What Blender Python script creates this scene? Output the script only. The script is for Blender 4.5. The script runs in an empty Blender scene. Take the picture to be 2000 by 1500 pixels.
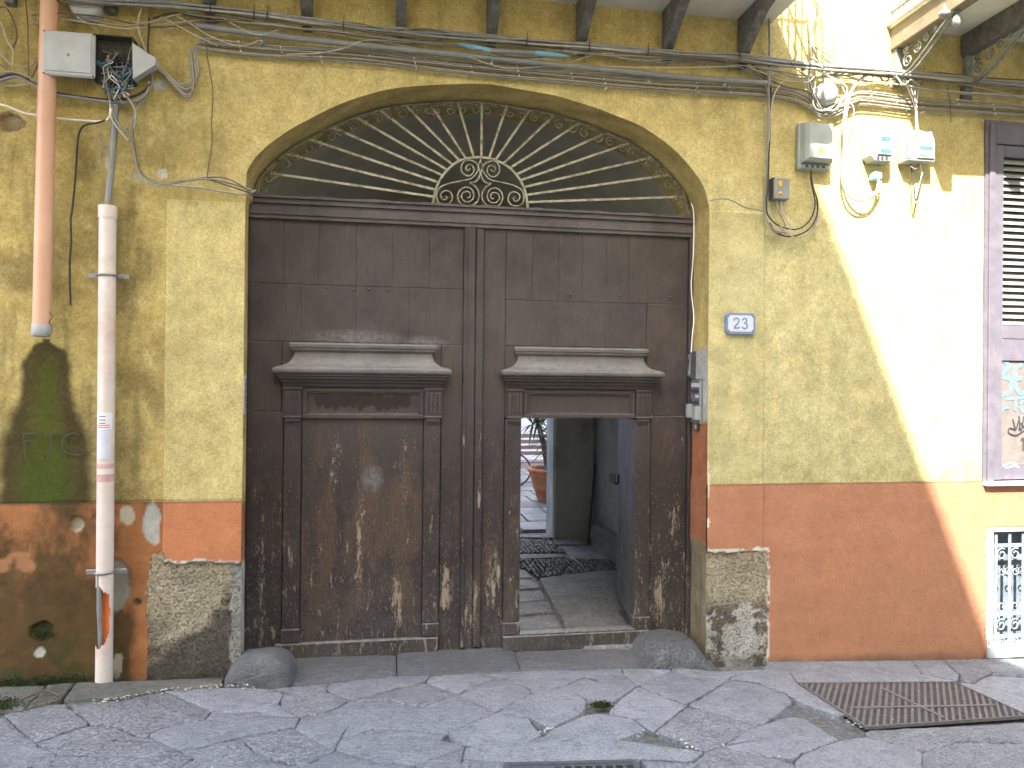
import bpy, math, random
import numpy as np
from mathutils import Vector, Matrix
random.seed(7); RNG = np.random.RandomState(11)

# ------------------------------------------------------------------ camera, sky, sun, exposure
SC = bpy.context.scene
COL = SC.collection
F, PSI, RHO, TH, D, HC = 1450.0, math.radians(9.5), 0.010, 0.0035, 5.2, 2.05
_f = Vector((math.sin(PSI)*math.cos(TH), math.cos(PSI)*math.cos(TH), math.sin(TH)))
_r0 = Vector((math.cos(PSI), -math.sin(PSI), 0)); _u0 = _r0.cross(_f)
_r = _r0*math.cos(RHO) + _u0*math.sin(RHO); _u = -_r0*math.sin(RHO) + _u0*math.cos(RHO)
cam = bpy.data.cameras.new('camera'); camo = bpy.data.objects.new('camera', cam); COL.objects.link(camo)
cam.sensor_width = 36; cam.lens = F/2000*36; cam.clip_end = 300; cam.clip_start = 0.05
camo.matrix_world = Matrix(((_r.x, _u.x, -_f.x, 0), (_r.y, _u.y, -_f.y, 0), (_r.z, _u.z, -_f.z, HC), (0, 0, 0, 1)))
SC.camera = camo
SUN = Vector((0.43, 0.85, -1.0)).normalized()
w = bpy.data.worlds.new('World'); SC.world = w; w.use_nodes = True
nt = w.node_tree; bg = nt.nodes['Background']; sky = nt.nodes.new('ShaderNodeTexSky')
sky.sky_type = 'NISHITA'; sky.sun_disc = False
sky.sun_elevation = math.asin(-SUN.z); sky.sun_rotation = math.atan2(-SUN.x, -SUN.y)
sky.air_density = 1.0; sky.dust_density = 3.0; sky.ozone_density = 1.0
nt.links.new(sky.outputs[0], bg.inputs[0]); bg.inputs[1].default_value = 0.15
sl = bpy.data.lights.new('sun', 'SUN'); sl.energy = 3.0; sl.angle = math.radians(0.45); sl.color = (1, 0.95, 0.86)
so = bpy.data.objects.new('sun', sl); COL.objects.link(so); so.rotation_mode = 'QUATERNION'
so.rotation_quaternion = SUN.to_track_quat('-Z', 'Y')
SC.view_settings.view_transform = 'Standard'; SC.view_settings.look = 'None'
SC.view_settings.exposure = 3.0; SC.view_settings.gamma = 1.0; SC.view_settings.use_curve_mapping = False
SC.cycles.max_bounces = 8; SC.cycles.diffuse_bounces = 5; SC.cycles.use_denoising = True

# ------------------------------------------------------------------ where things stand: a sight line met with a plane parallel to the facade, or with the street
def ray(px, py): return _f + _r*((px-1000)/F) - _u*((py-750)/F)
def at(px, py, d=0.0):
    v = ray(px, py); t = (D+d)/v.y; return Vector((v.x*t, D+d, v.z*t+HC))
def XX(px, py, d=0.0): return at(px, py, d).x
def ZZ(px, py, d=0.0): return at(px, py, d).z
GA, GB = 0.07, -0.027
def gz(x, y=0): return GA + GB*max(-4, min(9, x))
def ongr(px, py):
    v = ray(px, py); t = (GA-HC)/(v.z-GB*v.x); p = v*t; return (p.x, p.y)

# ------------------------------------------------------------------ helpers
ORG = {}
def tag(o, label=None, cat=None, group=None, kind=None):
    if label: o['label'] = label
    if cat: o['category'] = cat
    if group: o['group'] = group
    if kind: o['kind'] = kind
    return o
def empty(name, loc, label=None, cat=None, group=None, kind=None, parent=None):
    o = bpy.data.objects.new(name, None); COL.objects.link(o); loc = Vector(loc)
    if parent: o.parent = parent; o.location = loc-ORG[parent.name]
    else: o.location = loc
    ORG[o.name] = loc
    return tag(o, label, cat, group, kind)
def place(me, name, mat, parent, c):
    o = bpy.data.objects.new(name, me); COL.objects.link(o)
    if mat: me.materials.append(mat)
    if parent: o.parent = parent; o.location = c-ORG[parent.name]
    else: o.location = c
    ORG[o.name] = c
    return o
class MB:
    def __init__(s): s.v = []; s.f = []; s.sm = []
    def add(s, vs, fs, smooth=False):
        b = len(s.v); s.v += [Vector(v) for v in vs]; s.f += [tuple(b+i for i in f) for f in fs]; s.sm += [smooth]*len(fs); return s
    def box(s, x0, x1, y0, y1, z0, z1, bev=0.0):
        if bev <= 0:
            vs = [(x, y, z) for z in (z0, z1) for y in (y0, y1) for x in (x0, x1)]
            return s.add(vs, [(0, 2, 3, 1), (4, 5, 7, 6), (0, 1, 5, 4), (2, 6, 7, 3), (0, 4, 6, 2), (1, 3, 7, 5)])
        b = min(bev, abs(x1-x0)*.45, abs(y1-y0)*.45, abs(z1-z0)*.45); idx = {}; vs = []
        for sx in (0, 1):
            for sy in (0, 1):
                for sz in (0, 1):
                    X, Y, Z = (x0, x1)[sx], (y0, y1)[sy], (z0, z1)[sz]; ix, iy, iz = (X+b, X-b)[sx], (Y+b if not sy else Y-b), (Z+b if not sz else Z-b)
                    for a, p in (('x', (X, iy, iz)), ('y', (ix, Y, iz)), ('z', (ix, iy, Z))): idx[(sx, sy, sz, a)] = len(vs); vs.append(p)
        fs = []
        for q in (0, 1):
            fs.append([idx[(q, a, b_, 'x')] for a, b_ in ((0, 0), (1, 0), (1, 1), (0, 1))][::1 if q else -1])
            fs.append([idx[(a, q, b_, 'y')] for a, b_ in ((0, 0), (1, 0), (1, 1), (0, 1))][::-1 if q else 1])
            fs.append([idx[(a, b_, q, 'z')] for a, b_ in ((0, 0), (1, 0), (1, 1), (0, 1))][::1 if q else -1])
        for p in (0, 1):
            for q in (0, 1):
                fs.append([idx[(0, p, q, 'y')], idx[(1, p, q, 'y')], idx[(1, p, q, 'z')], idx[(0, p, q, 'z')]])
                fs.append([idx[(p, 0, q, 'x')], idx[(p, 1, q, 'x')], idx[(p, 1, q, 'z')], idx[(p, 0, q, 'z')]])
                fs.append([idx[(p, q, 0, 'x')], idx[(p, q, 1, 'x')], idx[(p, q, 1, 'y')], idx[(p, q, 0, 'y')]])
                for r_ in (0, 1): fs.append([idx[(p, q, r_, a)] for a in 'xyz'])
        return s.add(vs, fs)
    def tube(s, pts, r, n=6, cap=True):
        pts = [Vector(p) for p in pts]; pts = [p for i, p in enumerate(pts) if i == 0 or (p-pts[i-1]).length > 1e-5]
        if len(pts) < 2: return s
        rs = r if isinstance(r, (list, tuple)) else [r]*len(pts)
        t0 = (pts[1]-pts[0]).normalized(); a = Vector((0, 0, 1)) if abs(t0.z) < .9 else Vector((1, 0, 0)); nrm = t0.cross(a).normalized(); vs = []
        for i, p in enumerate(pts):
            t = (pts[min(i+1, len(pts)-1)]-pts[max(i-1, 0)]).normalized(); nrm = (nrm-t*nrm.dot(t)).normalized(); bn = t.cross(nrm)
            for k in range(n): an = 2*math.pi*k/n; vs.append(p+(nrm*math.cos(an)+bn*math.sin(an))*rs[i])
        fs = [(i*n+k, i*n+(k+1) % n, (i+1)*n+(k+1) % n, (i+1)*n+k) for i in range(len(pts)-1) for k in range(n)]
        s.add(vs, fs, n > 4)
        if cap: s.add(vs[:n], [tuple(range(n))[::-1]]); s.add(vs[-n:], [tuple(range(n))])
        return s
    def lathe(s, prof, c=(0, 0, 0), ax='z', n=20):
        vs = []
        for rr, h in prof:
            for k in range(n):
                an = 2*math.pi*k/n; a, b = rr*math.cos(an), rr*math.sin(an)
                p = (a, b, h) if ax == 'z' else ((a, -h, b) if ax == 'y' else (h, a, b)); vs.append(Vector(p)+Vector(c))
        return s.add(vs, [(i*n+k, i*n+(k+1) % n, (i+1)*n+(k+1) % n, (i+1)*n+k) for i in range(len(prof)-1) for k in range(n)], True)
    def prism(s, poly, y0, y1):   # polygon in x, z
        n = len(poly); vs = [(x, y0, z) for x, z in poly]+[(x, y1, z) for x, z in poly]
        return s.add(vs, [tuple(range(n))[::-1], tuple(range(n, 2*n))]+[(i, (i+1) % n, n+(i+1) % n, n+i) for i in range(n)])
    def prismx(s, poly, x0, x1):  # polygon in y, z
        n = len(poly); vs = [(x0, y, z) for y, z in poly]+[(x1, y, z) for y, z in poly]
        return s.add(vs, [tuple(range(n)), tuple(range(n, 2*n))[::-1]]+[(i, n+i, n+(i+1) % n, (i+1) % n) for i in range(n)])
    def mesh(s, name, c=Vector((0, 0, 0))):
        me = bpy.data.meshes.new(name); me.from_pydata([v-c for v in s.v], [], s.f); me.validate()
        if len(me.polygons) == len(s.sm): me.polygons.foreach_set('use_smooth', s.sm)
        me.update(); return me
    def build(s, name, mat, parent=None, label=None, cat=None, group=None, kind=None, c=None):
        if c is None:
            lo = Vector([min(v[i] for v in s.v) for i in range(3)]); hi = Vector([max(v[i] for v in s.v) for i in range(3)])
            c = Vector(((lo.x+hi.x)/2, (lo.y+hi.y)/2, lo.z))
        me = s.mesh(name, c)
        import bmesh
        bm = bmesh.new(); bm.from_mesh(me); bmesh.ops.recalc_face_normals(bm, faces=bm.faces); bm.to_mesh(me); bm.free()
        return tag(place(me, name, mat, parent, c), label, cat, group, kind)
def cr(pts, k=6):
    pts = [Vector(p) for p in pts]; out = []
    if len(pts) < 3: return pts
    P = [pts[0]*2-pts[1]]+pts+[pts[-1]*2-pts[-2]]
    for i in range(1, len(P)-2):
        a, b, c, d = P[i-1], P[i], P[i+1], P[i+2]
        for j in range(k):
            t = j/k; out.append(.5*((2*b)+(c-a)*t+(2*a-5*b+4*c-d)*t*t+(3*b-a-3*c+d)*t**3))
    out.append(pts[-1]); return out

# ------------------------------------------------------------------ materials
class NT:
    def __init__(s, name):
        s.m = bpy.data.materials.new(name); s.m.use_nodes = True; s.t = s.m.node_tree; s.b = s.t.nodes['Principled BSDF']
        g = s.t.nodes.new('ShaderNodeNewGeometry'); s.pos = g.outputs['Position']; s.nrm = g.outputs['Normal']
    def _in(s, n, i, v):
        if v is None: return
        if isinstance(v, bpy.types.NodeSocket): s.t.links.new(v, n.inputs[i])
        else:
            if isinstance(v, (tuple, list)) and len(v) == 3 and len(n.inputs[i].default_value) == 4: v = (*v, 1)
            n.inputs[i].default_value = v
    def noise(s, sc=5, det=4, rough=.6, vec=None, stretch=None, dist=0, off=None):
        v = vec or s.pos
        if stretch or off:
            mp = s.t.nodes.new('ShaderNodeMapping'); s._in(mp, 0, v); mp.inputs['Scale'].default_value = stretch or (1, 1, 1)
            if off: s._in(mp, 1, off)
            v = mp.outputs[0]
        n = s.t.nodes.new('ShaderNodeTexNoise'); s._in(n, 'Vector', v); n.inputs['Scale'].default_value = sc
        n.inputs['Detail'].default_value = det; n.inputs['Roughness'].default_value = rough; n.inputs['Distortion'].default_value = dist
        return n.outputs[0]
    def vor(s, sc=20, feature='F1', vec=None, stretch=None):
        v = vec or s.pos
        if stretch: mp = s.t.nodes.new('ShaderNodeMapping'); s._in(mp, 0, v); mp.inputs['Scale'].default_value = stretch; v = mp.outputs[0]
        n = s.t.nodes.new('ShaderNodeTexVoronoi'); n.feature = feature; s._in(n, 'Vector', v); n.inputs['Scale'].default_value = sc; return n.outputs['Distance']
    def ramp(s, v, a, b, lo=0.0, hi=1.0):
        n = s.t.nodes.new('ShaderNodeMapRange'); s._in(n, 0, v); n.inputs[1].default_value = a; n.inputs[2].default_value = b; n.inputs[3].default_value = lo; n.inputs[4].default_value = hi; return n.outputs[0]
    def math(s, op, a, b=0.0):
        n = s.t.nodes.new('ShaderNodeMath'); n.operation = op; s._in(n, 0, a); s._in(n, 1, b); return n.outputs[0]
    def mix(s, f, a, b, mode='MIX'):
        n = s.t.nodes.new('ShaderNodeMix'); n.data_type = 'RGBA'; n.blend_type = mode; s._in(n, 0, f); s._in(n, 6, a); s._in(n, 7, b); return n.outputs[2]
    def sep(s, v, i):
        n = s.t.nodes.new('ShaderNodeSeparateXYZ'); s._in(n, 0, v); return n.outputs[i]
    def rnd(s): return s.t.nodes.new('ShaderNodeObjectInfo').outputs['Random']
    def attr(s, name, out='Color'):
        n = s.t.nodes.new('ShaderNodeAttribute'); n.attribute_name = name; return n.outputs[out]
    def out(s, col, rough=.7, bump=None, bs=.3, bd=.01, metal=0, spec=.4):
        s._in(s.b, 'Base Color', col); s._in(s.b, 'Roughness', rough); s._in(s.b, 'Metallic', metal); s._in(s.b, 'Specular IOR Level', spec)
        if bump is not None:
            n = s.t.nodes.new('ShaderNodeBump'); s._in(n, 'Height', bump); n.inputs['Strength'].default_value = bs; n.inputs['Distance'].default_value = bd
            s.t.links.new(n.outputs[0], s.b.inputs['Normal'])
        return s.m
def simple(name, c, rough=.6, var=.25, sc=12, metal=0, dirt=None, bs=.15, spec=.4):
    n = NT(name); k = n.noise(sc, 5, .65); k2 = n.noise(sc*9, 3)
    a = tuple(x*(1-var) for x in c); b = tuple(min(.95, x*(1+var)) for x in c)
    col = n.mix(n.ramp(k, .3, .7), a, b)
    if dirt: col = n.mix(n.ramp(n.noise(sc*.7, 6, .7), .48, .68), col, dirt)
    return n.out(col, rough, n.math('ADD', k, n.math('MULTIPLY', k2, .5)), bs, .004, metal, spec)

M = {}
# plaster, plinth and pier stone: colour painted per vertex (paint, stains, bare patches), grain in the shader
def wallmat(name, fleck=True, pits=False, rough=.88, soft=1.0):
    L_ = lambda c_: tuple(1+(v_-1)*soft for v_ in c_)
    n = NT(name); c = n.attr('paint')
    big = n.noise(3.2, 6, .7); mid = n.noise(7, 9, .78); fine = n.noise(75, 5, .8); lump = n.noise(22, 5, .7)
    c = n.mix(1.0, c, n.mix(n.ramp(mid, .34, .66), L_((.76, .74, .68)), L_((1.18, 1.18, 1.18))), 'MULTIPLY')
    c = n.mix(1.0, c, n.mix(n.ramp(fine, .36, .64), L_((.74, .72, .67)), L_((1.18, 1.18, 1.16))), 'MULTIPLY')
    h = n.math('ADD', n.math('MULTIPLY', lump, .7), n.math('MULTIPLY', fine, .6))
    if fleck:
        f1 = n.ramp(n.noise(34, 6, .75, stretch=(1, 1, .8)), .66, .72)
        f2 = n.ramp(n.noise(12, 8, .8, off=(9, 3, 1)), .66, .74)
        c = n.mix(n.math('MULTIPLY', n.math('MAXIMUM', f1, f2), .42), c, (.66, .62, .40))
        dk = n.ramp(n.noise(9, 6, .75, off=(4, 4, 4)), .58, .74)
        c = n.mix(n.math('MULTIPLY', dk, .38), c, (.16, .14, .07))
        pit = n.ramp(n.vor(38), 0.0, .09); keep = n.math('GREATER_THAN', n.noise(6, 2), .60)
        hole = n.math('MULTIPLY', n.math('SUBTRACT', 1.0, pit), keep)
        c = n.mix(n.math('MULTIPLY', hole, .6), c, (.10, .09, .06)); h = n.math('SUBTRACT', h, n.math('MULTIPLY', hole, 1.2))
    if pits:
        v = n.ramp(n.noise(46, 5, .75, stretch=(1, 1, 1.3)), .55, .62); v2 = n.ramp(n.noise(95, 4, .7), .55, .68)
        c = n.mix(n.math('MULTIPLY', v, .5), c, (.09, .075, .05)); c = n.mix(n.math('MULTIPLY', v2, .25), c, (.12, .10, .07))
        h = n.math('SUBTRACT', n.math('SUBTRACT', h, n.math('MULTIPLY', v, 1.5)), n.math('MULTIPLY', v2, .5))
    return n.out(c, rough, h, .8 if not pits else 1.0, .010 if not pits else .022, spec=.25)
M['plaster'] = wallmat('yellow_plaster'); M['plinth'] = wallmat('orange_plinth_paint', fleck=False, rough=.75, soft=.45); M['tuff'] = wallmat('pier_tuff_stone', fleck=False, pits=True)

def doormat(name, wear=1.0, base=((.046, .037, .035), (.084, .070, .066)), panel=False):
    n = NT(name); g = n.noise(9, 6, .7, stretch=(14, 14, 1.0)); g2 = n.noise(3.0, 5, .65, off=(3, 0, 7)); z = n.sep(n.pos, 2)
    c = n.mix(n.ramp(g, .3, .75), *base); c = n.mix(n.ramp(g2, .42, .7), c, tuple(x*.72 for x in base[0]))
    c = n.mix(1.0, c, n.mix(n.ramp(n.math('ADD', z, n.ramp(g2, .2, .8, -.4, .4)), 2.1, 1.3), (1.08, 1.08, 1.10), (.60, .56, .54)), 'MULTIPLY')
    # reddish bare wood, most of it between knee and chest height
    low = n.math('MULTIPLY', n.ramp(z, 2.0, 1.2), n.ramp(z, .1, .5))
    red = n.ramp(n.math('ADD', n.noise(2.6, 5, .7, stretch=(2.2, 1, .7), off=(1, 5, 2)), n.math('MULTIPLY', low, .17 if panel else .02)), .58, .72)
    c = n.mix(n.math('MULTIPLY', red, .75*wear), c, n.mix(n.ramp(g, .35, .65), (.046, .029, .021), (.11, .072, .046)))
    lowz = n.ramp(z, 2.2, .15, 0, .11)
    def blob(px, py, rx, rz, seed=0):
        q = at(px, py, .32); k = 270.0; a = n.math('MULTIPLY', n.math('SUBTRACT', n.sep(n.pos, 0), q.x), k/rx); b_ = n.math('MULTIPLY', n.math('SUBTRACT', z, q.z), k/rz)
        return n.ramp(n.math('ADD', n.math('MULTIPLY', a, a), n.math('MULTIPLY', b_, b_)), 1.6, 0.0)
    wm = None
    for bb in ((510,1130,7,120),(703,1040,9,130),(776,1170,12,60),(872,1150,14,45),(936,890,8,120),(962,1120,15,50),(920,1190,14,70),(1290,1160,13,70),(1225,1100,9,150),(1320,1020,14,60),(655,900,12,70),(790,920,10,90)):
        m_ = blob(*bb); wm = m_ if wm is None else n.math('MAXIMUM', wm, m_)
    lowz = n.math('ADD', lowz, n.math('MULTIPLY', wm, .088*wear))
    ch = n.ramp(n.math('ADD', n.noise(7, 8, .78, stretch=(3.2, 3, .75), off=(7, 1, 1)), lowz), .675, .70)
    c = n.mix(n.math('MULTIPLY', ch, .75*wear), c, n.mix(n.noise(60, 2), (.24, .19, .12), (.50, .42, .30)))
    ch2 = n.ramp(n.math('ADD', n.noise(60, 5, .7, stretch=(2, 2, .6)), n.math('MULTIPLY', lowz, .7)), .655, .69)
    c = n.mix(n.math('MULTIPLY', ch2, .55), c, (.30, .26, .20))
    sc_ = n.ramp(n.noise(9, 7, .75, stretch=(9, 9, .5), off=(2, 8, 3)), .66, .72)
    c = n.mix(n.math('MULTIPLY', sc_, .4), c, (.20, .17, .14))
    gr = n.math('MULTIPLY', n.ramp(z, .75, .1), n.ramp(n.noise(4, 5, .7), .35, .65)); c = n.mix(n.math('MULTIPLY', gr, .55), c, (.10, .095, .09))
    up = n.ramp(n.sep(n.nrm, 2), .12, .75); c = n.mix(n.math('MULTIPLY', n.math('MULTIPLY', up, n.ramp(n.noise(25, 5, .7), .25, .6)), .85), c, (.24, .235, .215))
    sg = None
    for bb in ((728,935,20,24),(690,660,85,15),(832,670,40,13),(455,600,5,5)):
        m_ = blob(*bb); sg = m_ if sg is None else n.math('MAXIMUM', sg, m_)
    c = n.mix(n.math('MULTIPLY', n.math('MULTIPLY', sg, n.ramp(n.noise(30, 6, .8), .35, .6)), .75*wear), c, (.20, .205, .205))
    rg = n.mix(n.ramp(g2, .3, .7), (.42, .42, .42), (.62, .62, .62))
    h = n.math('SUBTRACT', n.math('ADD', n.math('MULTIPLY', g, .8), n.math('MULTIPLY', n.noise(55, 6, .75), .7)), n.math('MULTIPLY', ch, .5))
    return n.out(c, rg, h, .7, .006, spec=.45)
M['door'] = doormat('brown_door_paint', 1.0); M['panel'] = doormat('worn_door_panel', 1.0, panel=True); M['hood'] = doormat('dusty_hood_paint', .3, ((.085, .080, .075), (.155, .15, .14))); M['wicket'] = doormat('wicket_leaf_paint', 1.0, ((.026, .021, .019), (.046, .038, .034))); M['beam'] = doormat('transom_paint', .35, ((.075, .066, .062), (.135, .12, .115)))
M['doorgrey'] = doormat('kick_board_paint', 1.0, ((.055, .05, .05), (.10, .095, .09)))
M['residue'] = simple('torn_glue_residue', (.022, .017, .016), .5, .4, 60)
M['rod'] = simple('cream_flaking_iron', (.42, .40, .29), .7, .25, 30, dirt=(.14, .085, .04))
M['rodfade'] = simple('dusty_old_iron', (.25, .24, .18), .8, .3, 30, dirt=(.08, .06, .04))
M['corbel'] = simple('dark_corbel_paint', (.125, .122, .11), .7, .3, 20, dirt=(.22, .22, .2))
M['ironwork'] = simple('grey_green_ironwork', (.17, .19, .18), .55, .3, 30, dirt=(.34, .33, .27))
M['slab'] = simple('pale_balcony_plaster', (.70, .70, .62), .8, .12, 5)
M['beamb'] = simple('bracket_shade_brown', (.20, .17, .115), .8, .2, 10)  # shade on the side of the beam, put into its base colour
M['white'] = simple('white_edge_paint', (.78, .78, .76), .6, .08, 9)
M['pinkpipe'] = simple('salmon_downpipe', (.66, .38, .25), .38, .10, 3, dirt=(.68, .50, .40), bs=.05)
M['whitepipe'] = simple('faded_pipe_plastic', (.70, .61, .54), .42, .07, 4, dirt=(.58, .45, .39), bs=.05)
M['pipein'] = simple('orange_pipe_inside', (.62, .17, .035), .5, .15, 12)
M['conduit'] = simple('grey_conduit', (.225, .235, .225), .45, .12, 10)
M['zinc'] = simple('zinc_clamp', (.30, .30, .29), .45, .2, 30, metal=.7)
M['plastic'] = simple('grey_junction_plastic', (.44, .46, .46), .45, .12, 6, dirt=(.45, .45, .44), bs=.05)
M['boxin'] = simple('dark_box_inside', (.075, .07, .055), .8, .4, 30)
M['meterplastic'] = simple('pale_meter_plastic', (.31, .33, .325), .4, .06, 8, bs=.04)
M['metergrey'] = simple('grey_green_meter', (.32, .36, .33), .45, .1, 8, bs=.04)
M['orange'] = simple('orange_sticker', (.70, .36, .03), .5, .08, 8)
M['lcd'] = simple('meter_display', (.07, .15, .20), .25, .1, 8)
M['darkp'] = simple('dark_plastic', (.05, .055, .06), .5, .2, 20)
M['cab'] = [simple('cable_beige', (.34, .31, .235), .6, .15, 20), simple('cable_grey', (.22, .225, .22), .55, .15, 20), simple('cable_pale', (.46, .43, .34), .6, .15, 20),
            simple('cable_black', (.035, .033, .03), .6, .2, 20), simple('cable_steel', (.29, .295, .275), .45, .15, 20), simple('cable_blue', (.06, .20, .30), .5, .15, 20),
            simple('cable_white', (.72, .70, .62), .5, .1, 20), simple('cable_brown', (.15, .12, .08), .65, .2, 20)]
M['tape'] = simple('light_blue_tape', (.20, .40, .52), .5, .15, 20)
M['bluep'] = simple('number_plate_blue', (.15, .22, .40), .2, .1, 20, spec=.6)
M['platew'] = simple('number_plate_white', (.52, .57, .64), .2, .04, 20, spec=.6)
M['shut'] = simple('mauve_brown_shutter', (.115, .105, .13), .5, .15, 10, dirt=(.15, .135, .16))
M['slat'] = simple('pale_slat_paint', (.27, .27, .255), .5, .15, 10)  # slats are paler than the shutter frame
M['paper'] = simple('pasted_poster_residue', (.15, .13, .12), .8, .2, 14)
M['grblue'] = simple('light_blue_spray', (.12, .22, .32), .6, .1, 14)
M['grblack'] = simple('black_marker', (.03, .03, .035), .5, .1, 14)
M['grfaint'] = simple('faint_grey_chalk', (.07, .062, .035), .9, .2, 30)
M['basegrille'] = simple('white_blue_grille_paint', (.20, .24, .28), .5, .15, 20, dirt=(.36, .38, .38))
M['basestone'] = simple('whitewashed_sill_stone', (.30, .34, .37), .8, .12, 20, dirt=(.35, .34, .30))
M['terra'] = simple('terracotta', (.45, .18, .085), .8, .15, 10, dirt=(.30, .12, .06))
M['leaf'] = simple('yucca_leaf', (.045, .10, .05), .5, .3, 10)
M['bark'] = simple('yucca_bark', (.13, .10, .07), .9, .3, 30)
M['soil'] = simple('pot_soil', (.05, .06, .025), .95, .4, 30)
M['bench'] = simple('bench_wood', (.28, .19, .16), .7, .2, 16)
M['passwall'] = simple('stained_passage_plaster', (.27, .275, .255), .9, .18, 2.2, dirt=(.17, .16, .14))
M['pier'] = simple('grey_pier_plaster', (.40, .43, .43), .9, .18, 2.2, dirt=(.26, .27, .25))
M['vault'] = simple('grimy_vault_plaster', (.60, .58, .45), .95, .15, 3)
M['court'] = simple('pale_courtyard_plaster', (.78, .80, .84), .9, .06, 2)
M['oldwall'] = simple('opposite_plaster', (.66, .61, .50), .9, .15, 1.5)
M['glass_dark'] = simple('dark_window_glass', (.03, .035, .04), .15, .1, 2, spec=.6)
M['moss'] = simple('moss', (.05, .07, .02), .95, .5, 60)
M['crumb'] = simple('plaster_crumbs', (.52, .50, .44), .9, .3, 60)
M['stick'] = simple('dry_wood', (.14, .10, .07), .8, .3, 30)
M['iron'] = simple('rusty_cast_iron', (.165, .158, .155), .7, .3, 25, dirt=(.17, .145, .13), metal=.1)
M['hole'] = simple('drain_pit', (.012, .012, .012), .9, .2, 10)
M['castgrey'] = simple('grey_cast_iron', (.12, .125, .14), .55, .2, 25, metal=.3)

def stonemat(name, a, b, rough=(.38, .6)):
    n = NT(name); r_ = n.rnd(); v = n.t.nodes.new('ShaderNodeVectorMath'); v.operation = 'ADD'; n.t.links.new(n.pos, v.inputs[0])
    cmb = n.t.nodes.new('ShaderNodeCombineXYZ'); n.t.links.new(n.math('MULTIPLY', r_, 37.0), cmb.inputs[2]); n.t.links.new(cmb.outputs[0], v.inputs[1]); P = v.outputs[0]
    c = n.mix(n.ramp(n.noise(4, 6, .7, P), .3, .7), a, b); c = n.mix(1.0, c, n.mix(r_, (.74, .74, .76), (1.14, 1.13, 1.10)), 'MULTIPLY')
    wv = n.noise(7, 5, .7, P, stretch=(1, 3.2, 1), dist=.8); c = n.mix(n.math('MULTIPLY', n.ramp(wv, .50, .70), .45), c, tuple(min(.5, v_*1.75) for v_ in b))
    gn = n.noise(60, 6, .8, P, stretch=(1, 1.6, 1)); c = n.mix(1.0, c, n.mix(n.ramp(gn, .38, .62), (.60, .60, .61), (1.34, 1.34, 1.34)), 'MULTIPLY')
    dk = n.ramp(n.noise(13, 8, .8, P), .53, .64); c = n.mix(n.math('MULTIPLY', dk, .55), c, tuple(v_*.38 for v_ in a))
    lt = n.ramp(n.noise(40, 6, .8, P, stretch=(.6, 2, 1)), .60, .65); c = n.mix(n.math('MULTIPLY', lt, .45), c, tuple(min(.6, v_*1.9) for v_ in b))
    x = n.sep(n.pos, 0); y = n.sep(n.pos, 1); wall = n.math('MULTIPLY', n.ramp(y, 4.45, 5.05), n.ramp(n.noise(6, 4), .3, .6)); c = n.mix(n.math('MULTIPLY', wall, .42), c, (.17, .165, .15))
    mossy = n.math('MULTIPLY', n.math('MULTIPLY', n.ramp(x, -1.2, -2.3), n.ramp(y, 4.55, 4.9)), n.ramp(n.noise(9, 5), .45, .62)); c = n.mix(n.math('MULTIPLY', mossy, .6), c, (.07, .09, .04))
    h1 = n.noise(24, 5, .65, P, stretch=(1, 1.8, 1)); ch = n.ramp(n.noise(46, 3, .6, P, stretch=(1, 2.2, 1), off=(0, 5, 2)), .5, .62); pk = n.math('GREATER_THAN', r_, .72)
    h = n.math('ADD', n.math('MULTIPLY', h1, .6), n.math('MULTIPLY', n.math('MULTIPLY', ch, pk), .45)); h = n.math('ADD', n.math('ADD', h, n.math('MULTIPLY', wv, .5)), n.math('MULTIPLY', gn, .35))
    return n.out(c, n.ramp(h1, .3, .7, *rough), h, 1.0, .035, spec=.5)
M['pave'] = stonemat('billiemi_paving', (.285, .305, .335), (.415, .437, .475)); M['cement'] = stonemat('mossy_cement', (.12, .125, .095), (.22, .22, .185), (.7, .9))
M['thresh'] = stonemat('threshold_stone', (.105, .11, .12), (.165, .17, .18), (.35, .55)); M['bed'] = simple('joint_dirt', (.11, .11, .105), .95, .4, 40, dirt=(.22, .22, .215))
M['slabin'] = stonemat('passage_slab', (.25, .275, .29), (.38, .405, .42), (.14, .30)); M['courtslab'] = stonemat('courtyard_slab', (.22, .23, .24), (.32, .33, .34), (.3, .5)); M['pebble'] = simple('dark_pebbles', (.06, .06, .062), .3, .5, 20, spec=.6)

# ------------------------------------------------------------------ numpy noise and the facade heightfield
def vn(x, z, f, seed):
    g = np.random.RandomState(seed).rand(96, 96); X = (x*f) % 96; Z = (z*f) % 96
    i = np.floor(X).astype(int); j = np.floor(Z).astype(int); u = X-i; v = Z-j; u = u*u*(3-2*u); v = v*v*(3-2*v); i1 = (i+1) % 96; j1 = (j+1) % 96; i %= 96; j %= 96
    return (g[i, j]*(1-u)+g[i1, j]*u)*(1-v)+(g[i, j1]*(1-u)+g[i1, j1]*u)*v
def fb(x, z, f, seed, o=5, p=.55, sx=1, sz=1):
    s = 0; a = 1; t = 0
    for k in range(o): s = s+a*vn(x*sx+5.3*k, z*sz+9.1*k, f*2.03**k, seed+k); t += a; a *= p
    return s/t
sm = lambda v, a, b: (lambda t: t*t*(3-2*t))(np.clip((v-a)/(b-a+1e-12), 0, 1))

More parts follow.
